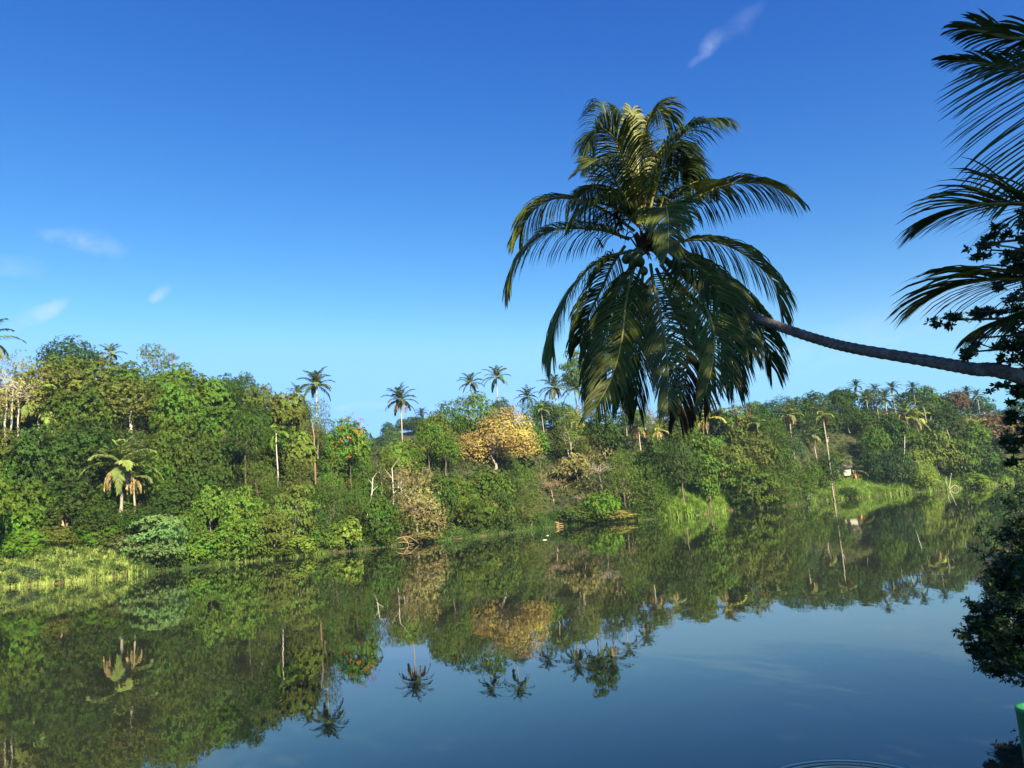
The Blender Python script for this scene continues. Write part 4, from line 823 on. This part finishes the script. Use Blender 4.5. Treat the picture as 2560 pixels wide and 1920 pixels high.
# golden bamboo
a = azt(1190, 1300)[0]; dd = 7; gz = ground(a, dd); D = D0(a)+dd; bo = thing('bamboo', (sin(a)*D, cos(a)*D, gz-.1), 'bamboo', 'arching clump of golden-yellow bamboo beside the grassy spit'); mb = MB(); rq = random.Random(6); tips = []
for i in range(16):
    th = rq.uniform(-.2, 3.3); ln = rq.uniform(7, 13); pts = [(0, 0, 0)]; el = radians(rq.uniform(66, 86)); x = z = y = 0; R = Vector((cos(th), -sin(th)*.5, 0))
    p = Vector((rq.uniform(-.5, .5), rq.uniform(-.5, .5), 0)); pts = [p.copy()]
    for s in range(8): p = p+(R*cos(el)+Vector((0, 0, sin(el))))*ln/8; pts.append(p.copy()); el -= radians(9+s*2.4); tips.append(p.copy()) if s > 2 else None
    mb.tube(pts, [.085-.008*k for k in range(9)], 5)
link('stem', mb.mesh('stem', [BARK], True), bo, (.85, .55, .10)); r = np.random.default_rng(8); P = np.array([list(t) for t in tips]); P = (P[:, None]+r.normal(size=(len(P), 16, 3))*.55).reshape(-1, 3)
v, f, at_ = rosettes(P, nrm(r.normal(size=P.shape)+[0, 0, 1]), .55, .22, 5, r, droop=.7); link('foliage', mesh_np('foliage', v, f, [LEAF], at_), bo, (.20, .24, .035)); ALL.append([bo, 1200, 1220, 'lime', 'bamboo', bo['label'], 90, 120, D])
# small white house half hidden on the far bank
WALL = flat('white_plaster', (.62, .55, .44), .8, 2, .08); ROOF = flat('grey_roof', (.16, .13, .11), .8, 3, .3); DK = flat('dark_opening', (.02, .02, .02), .9)
a = azt(2104, 1180)[0]; dd = 20; gz = ground(a, dd); D = D0(a)+dd; ho = thing('small_house', (sin(a)*D, cos(a)*D, gz-.3), 'house', 'small white-walled house half hidden under a low palm on the far bank'); ho.rotation_euler.z = -a
mb = MB(); mb.box(-3.2, 3.2, -2.5, 3, 0, 3.0); link('wall', mb.mesh('wall', [WALL]), ho)
mb = MB(); mb.box(-.4, .6, -2.56, -2.44, .1, 2.1); link('door', mb.mesh('door', [DK]), ho)
mb = MB(); k = 0; mb.v = [Vector(p) for p in ((-3.9, -3.3, 2.9), (3.9, -3.3, 2.9), (3.9, 3.8, 2.9), (-3.9, 3.8, 2.9), (-3.9, .2, 4.2), (3.9, .2, 4.2))]; mb.f = [(0, 1, 5, 4), (2, 3, 4, 5), (0, 4, 3, 3), (1, 2, 5, 5), (0, 3, 2, 1)]; mb.a = [.5]*5; link('roof', mb.mesh('roof', [ROOF]), ho)
for i, (px, py, lab) in enumerate(((1362, 1350, 'larger white scrap floating off the flat spit'), (1369, 1339, 'tiny white speck floating nearer the flat spit'))):
    mb = MB(); p = shore_pt(px, py); s = (.42, .25)[i]; mb.tube([(-s, 0, 0), (0, .05, .04), (s, 0, .02)], [.04, .09, .03], 8); o = link('floating_litter', mb.mesh('litter', [WALL], True)); o.location = p; o['label'] = lab; o['category'] = 'litter'
# ------------------------------------------------------------------ labels
MARK = [(40, 'the reedy bank'), (128, 'the orange-lit trunk'), (300, 'the straw-skirted palm'), (480, 'the gap trunks'), (600, 'the big-leaved tree'), (691, 'the areca palm'), (800, 'the skyline palm'), (880, 'the orange blossoms'), (1001, 'the lone tall palm'), (1085, 'the ridge notch'), (1180, 'the golden bamboo'), (1235, 'the tan-leafed tree'), (1345, 'the orange log'), (1440, 'the white trunk pair'), (1500, 'the forked bare tree'), (1597, 'the orange-skirted palm'), (1680, 'the grassy slope'), (1752, 'the vine-clad tree'), (1830, 'the reddish blossoms'), (1892, 'the small slope palm'), (1972, 'the short white palm'), (2058, 'the tall white palm'), (2105, 'the white house'), (2180, 'the pale hill palm'), (2264, 'the dry hill palm'), (2332, 'the dead red bush'), (2380, 'the slanting trunks'), (2434, 'the yellow palm'), (2520, 'the near dark branches')]
TW = dict(dark='dark green', mid='mid-green', bright='bright green', olive='olive', lime='yellow-green', tan='tan', straw='straw-coloured', silver='silvery', blue='bluish green', yellow='yellowish', rust='rusty brown', palm='green', pale='pale', haze='hazy')
KW = dict(round='clumpy', dense='dense', big='large-leaved', fine='fine-leaved', umbrella='flat-layered', column='columnar', sparse='thin', multi='multi-stemmed', twiggy='twiggy', fern='feathery', far='rounded', tan='wide', bush='', bigbush='large-leaved', distant='soft hazy')
GRP = dict(far='trees on the hazy hill', distant='trees on the distant hill', bush='bushes along the far shore', bigbush='bushes along the far shore', palm='coconut palms on the far bank', bamboo='bamboo')
USED = set()
for o, px, py, tone, kind, lab, w, h, D in sorted(ALL, key=lambda q: (q[5] is None, q[1])):
    if not lab:
        xs = sorted(MARK, key=lambda q: q[0]); shy = np.interp(px, *zip(*SHORE)); sky_ = np.interp(px, *zip(*SKYL)); fr = (shy-py)/(shy-sky_)
        band = 'at the waterline' if fr < .14 else 'low down' if fr < .33 else 'mid slope' if fr < .52 else 'upper slope' if fr < .72 else 'near the skyline' if fr < .9 else 'on the skyline'
        near = sorted(MARK, key=lambda q: abs(q[0]-px)); size = 'small ' if w*D/F < 7 else 'big ' if w*D/F > 11 else ''
        noun = o['category']; base = ' '.join(x for x in (size+TW[tone], KW[kind], noun) if x); cands = []
        k1 = near[0][1]; lo = [m_ for m_ in xs if m_[0] <= px]; hi = [m_ for m_ in xs if m_[0] > px]
        btw = f'between {lo[-1][1]} and {hi[0][1]}' if lo and hi else f'beside {k1}'
        if abs(near[0][0]-px) < 18: cands += [f'{base} {band} in line with {k1}']
        cands += [f'{base} {band} {btw}', f'{base} {band} beside {k1}', f'{base} {band}, closer to {k1}', f'{base} {band} next to {k1}, partly behind its neighbours', f'{base} {band} near {near[1][1]}', f'{base} {band} toward {near[2][1]}', f'{base} {band}, well clear of {near[1][1]}', f'leafier {base} {band} by {k1}', f'darker-gapped {base} {band} by {k1}', f'narrower {base} {band} by {k1}', f'fuller {base} {band} by {k1}', f'{base} {band} midway from {k1} to {near[2][1]}']
        cands = [c_ for c_ in cands if len(c_.replace('-', ' ').split()) <= 16] or [f'{base} {band}'.replace('the ', '')]; lab = next((c_ for c_ in cands if c_ not in USED), None)
        if lab is None: lab = cands[0]
    USED.add(lab); o['label'] = ' '.join(lab.split()); o['group'] = GRP.get(kind, 'trees on the far bank slope')
# ------------------------------------------------------------------ haze
hz = MB(); hz.box(-520, 620, -60, 900, -3, 120); ho = link('haze', hz.mesh('haze', [])); m, t = mat('haze'); t.nodes.remove(t.nodes['Principled BSDF'])
pv = t.nodes.new('ShaderNodeVolumePrincipled'); pv.inputs['Color'].default_value = (.50, .72, 1.0, 1); pv.inputs['Density'].default_value = .00010; pv.inputs['Anisotropy'].default_value = 0
t.links.new(pv.outputs[0], t.nodes['Material Output'].inputs['Volume']); ho.data.materials.append(m); ho['kind'] = 'stuff'; ho['label'] = 'thin bluish morning haze over the river'
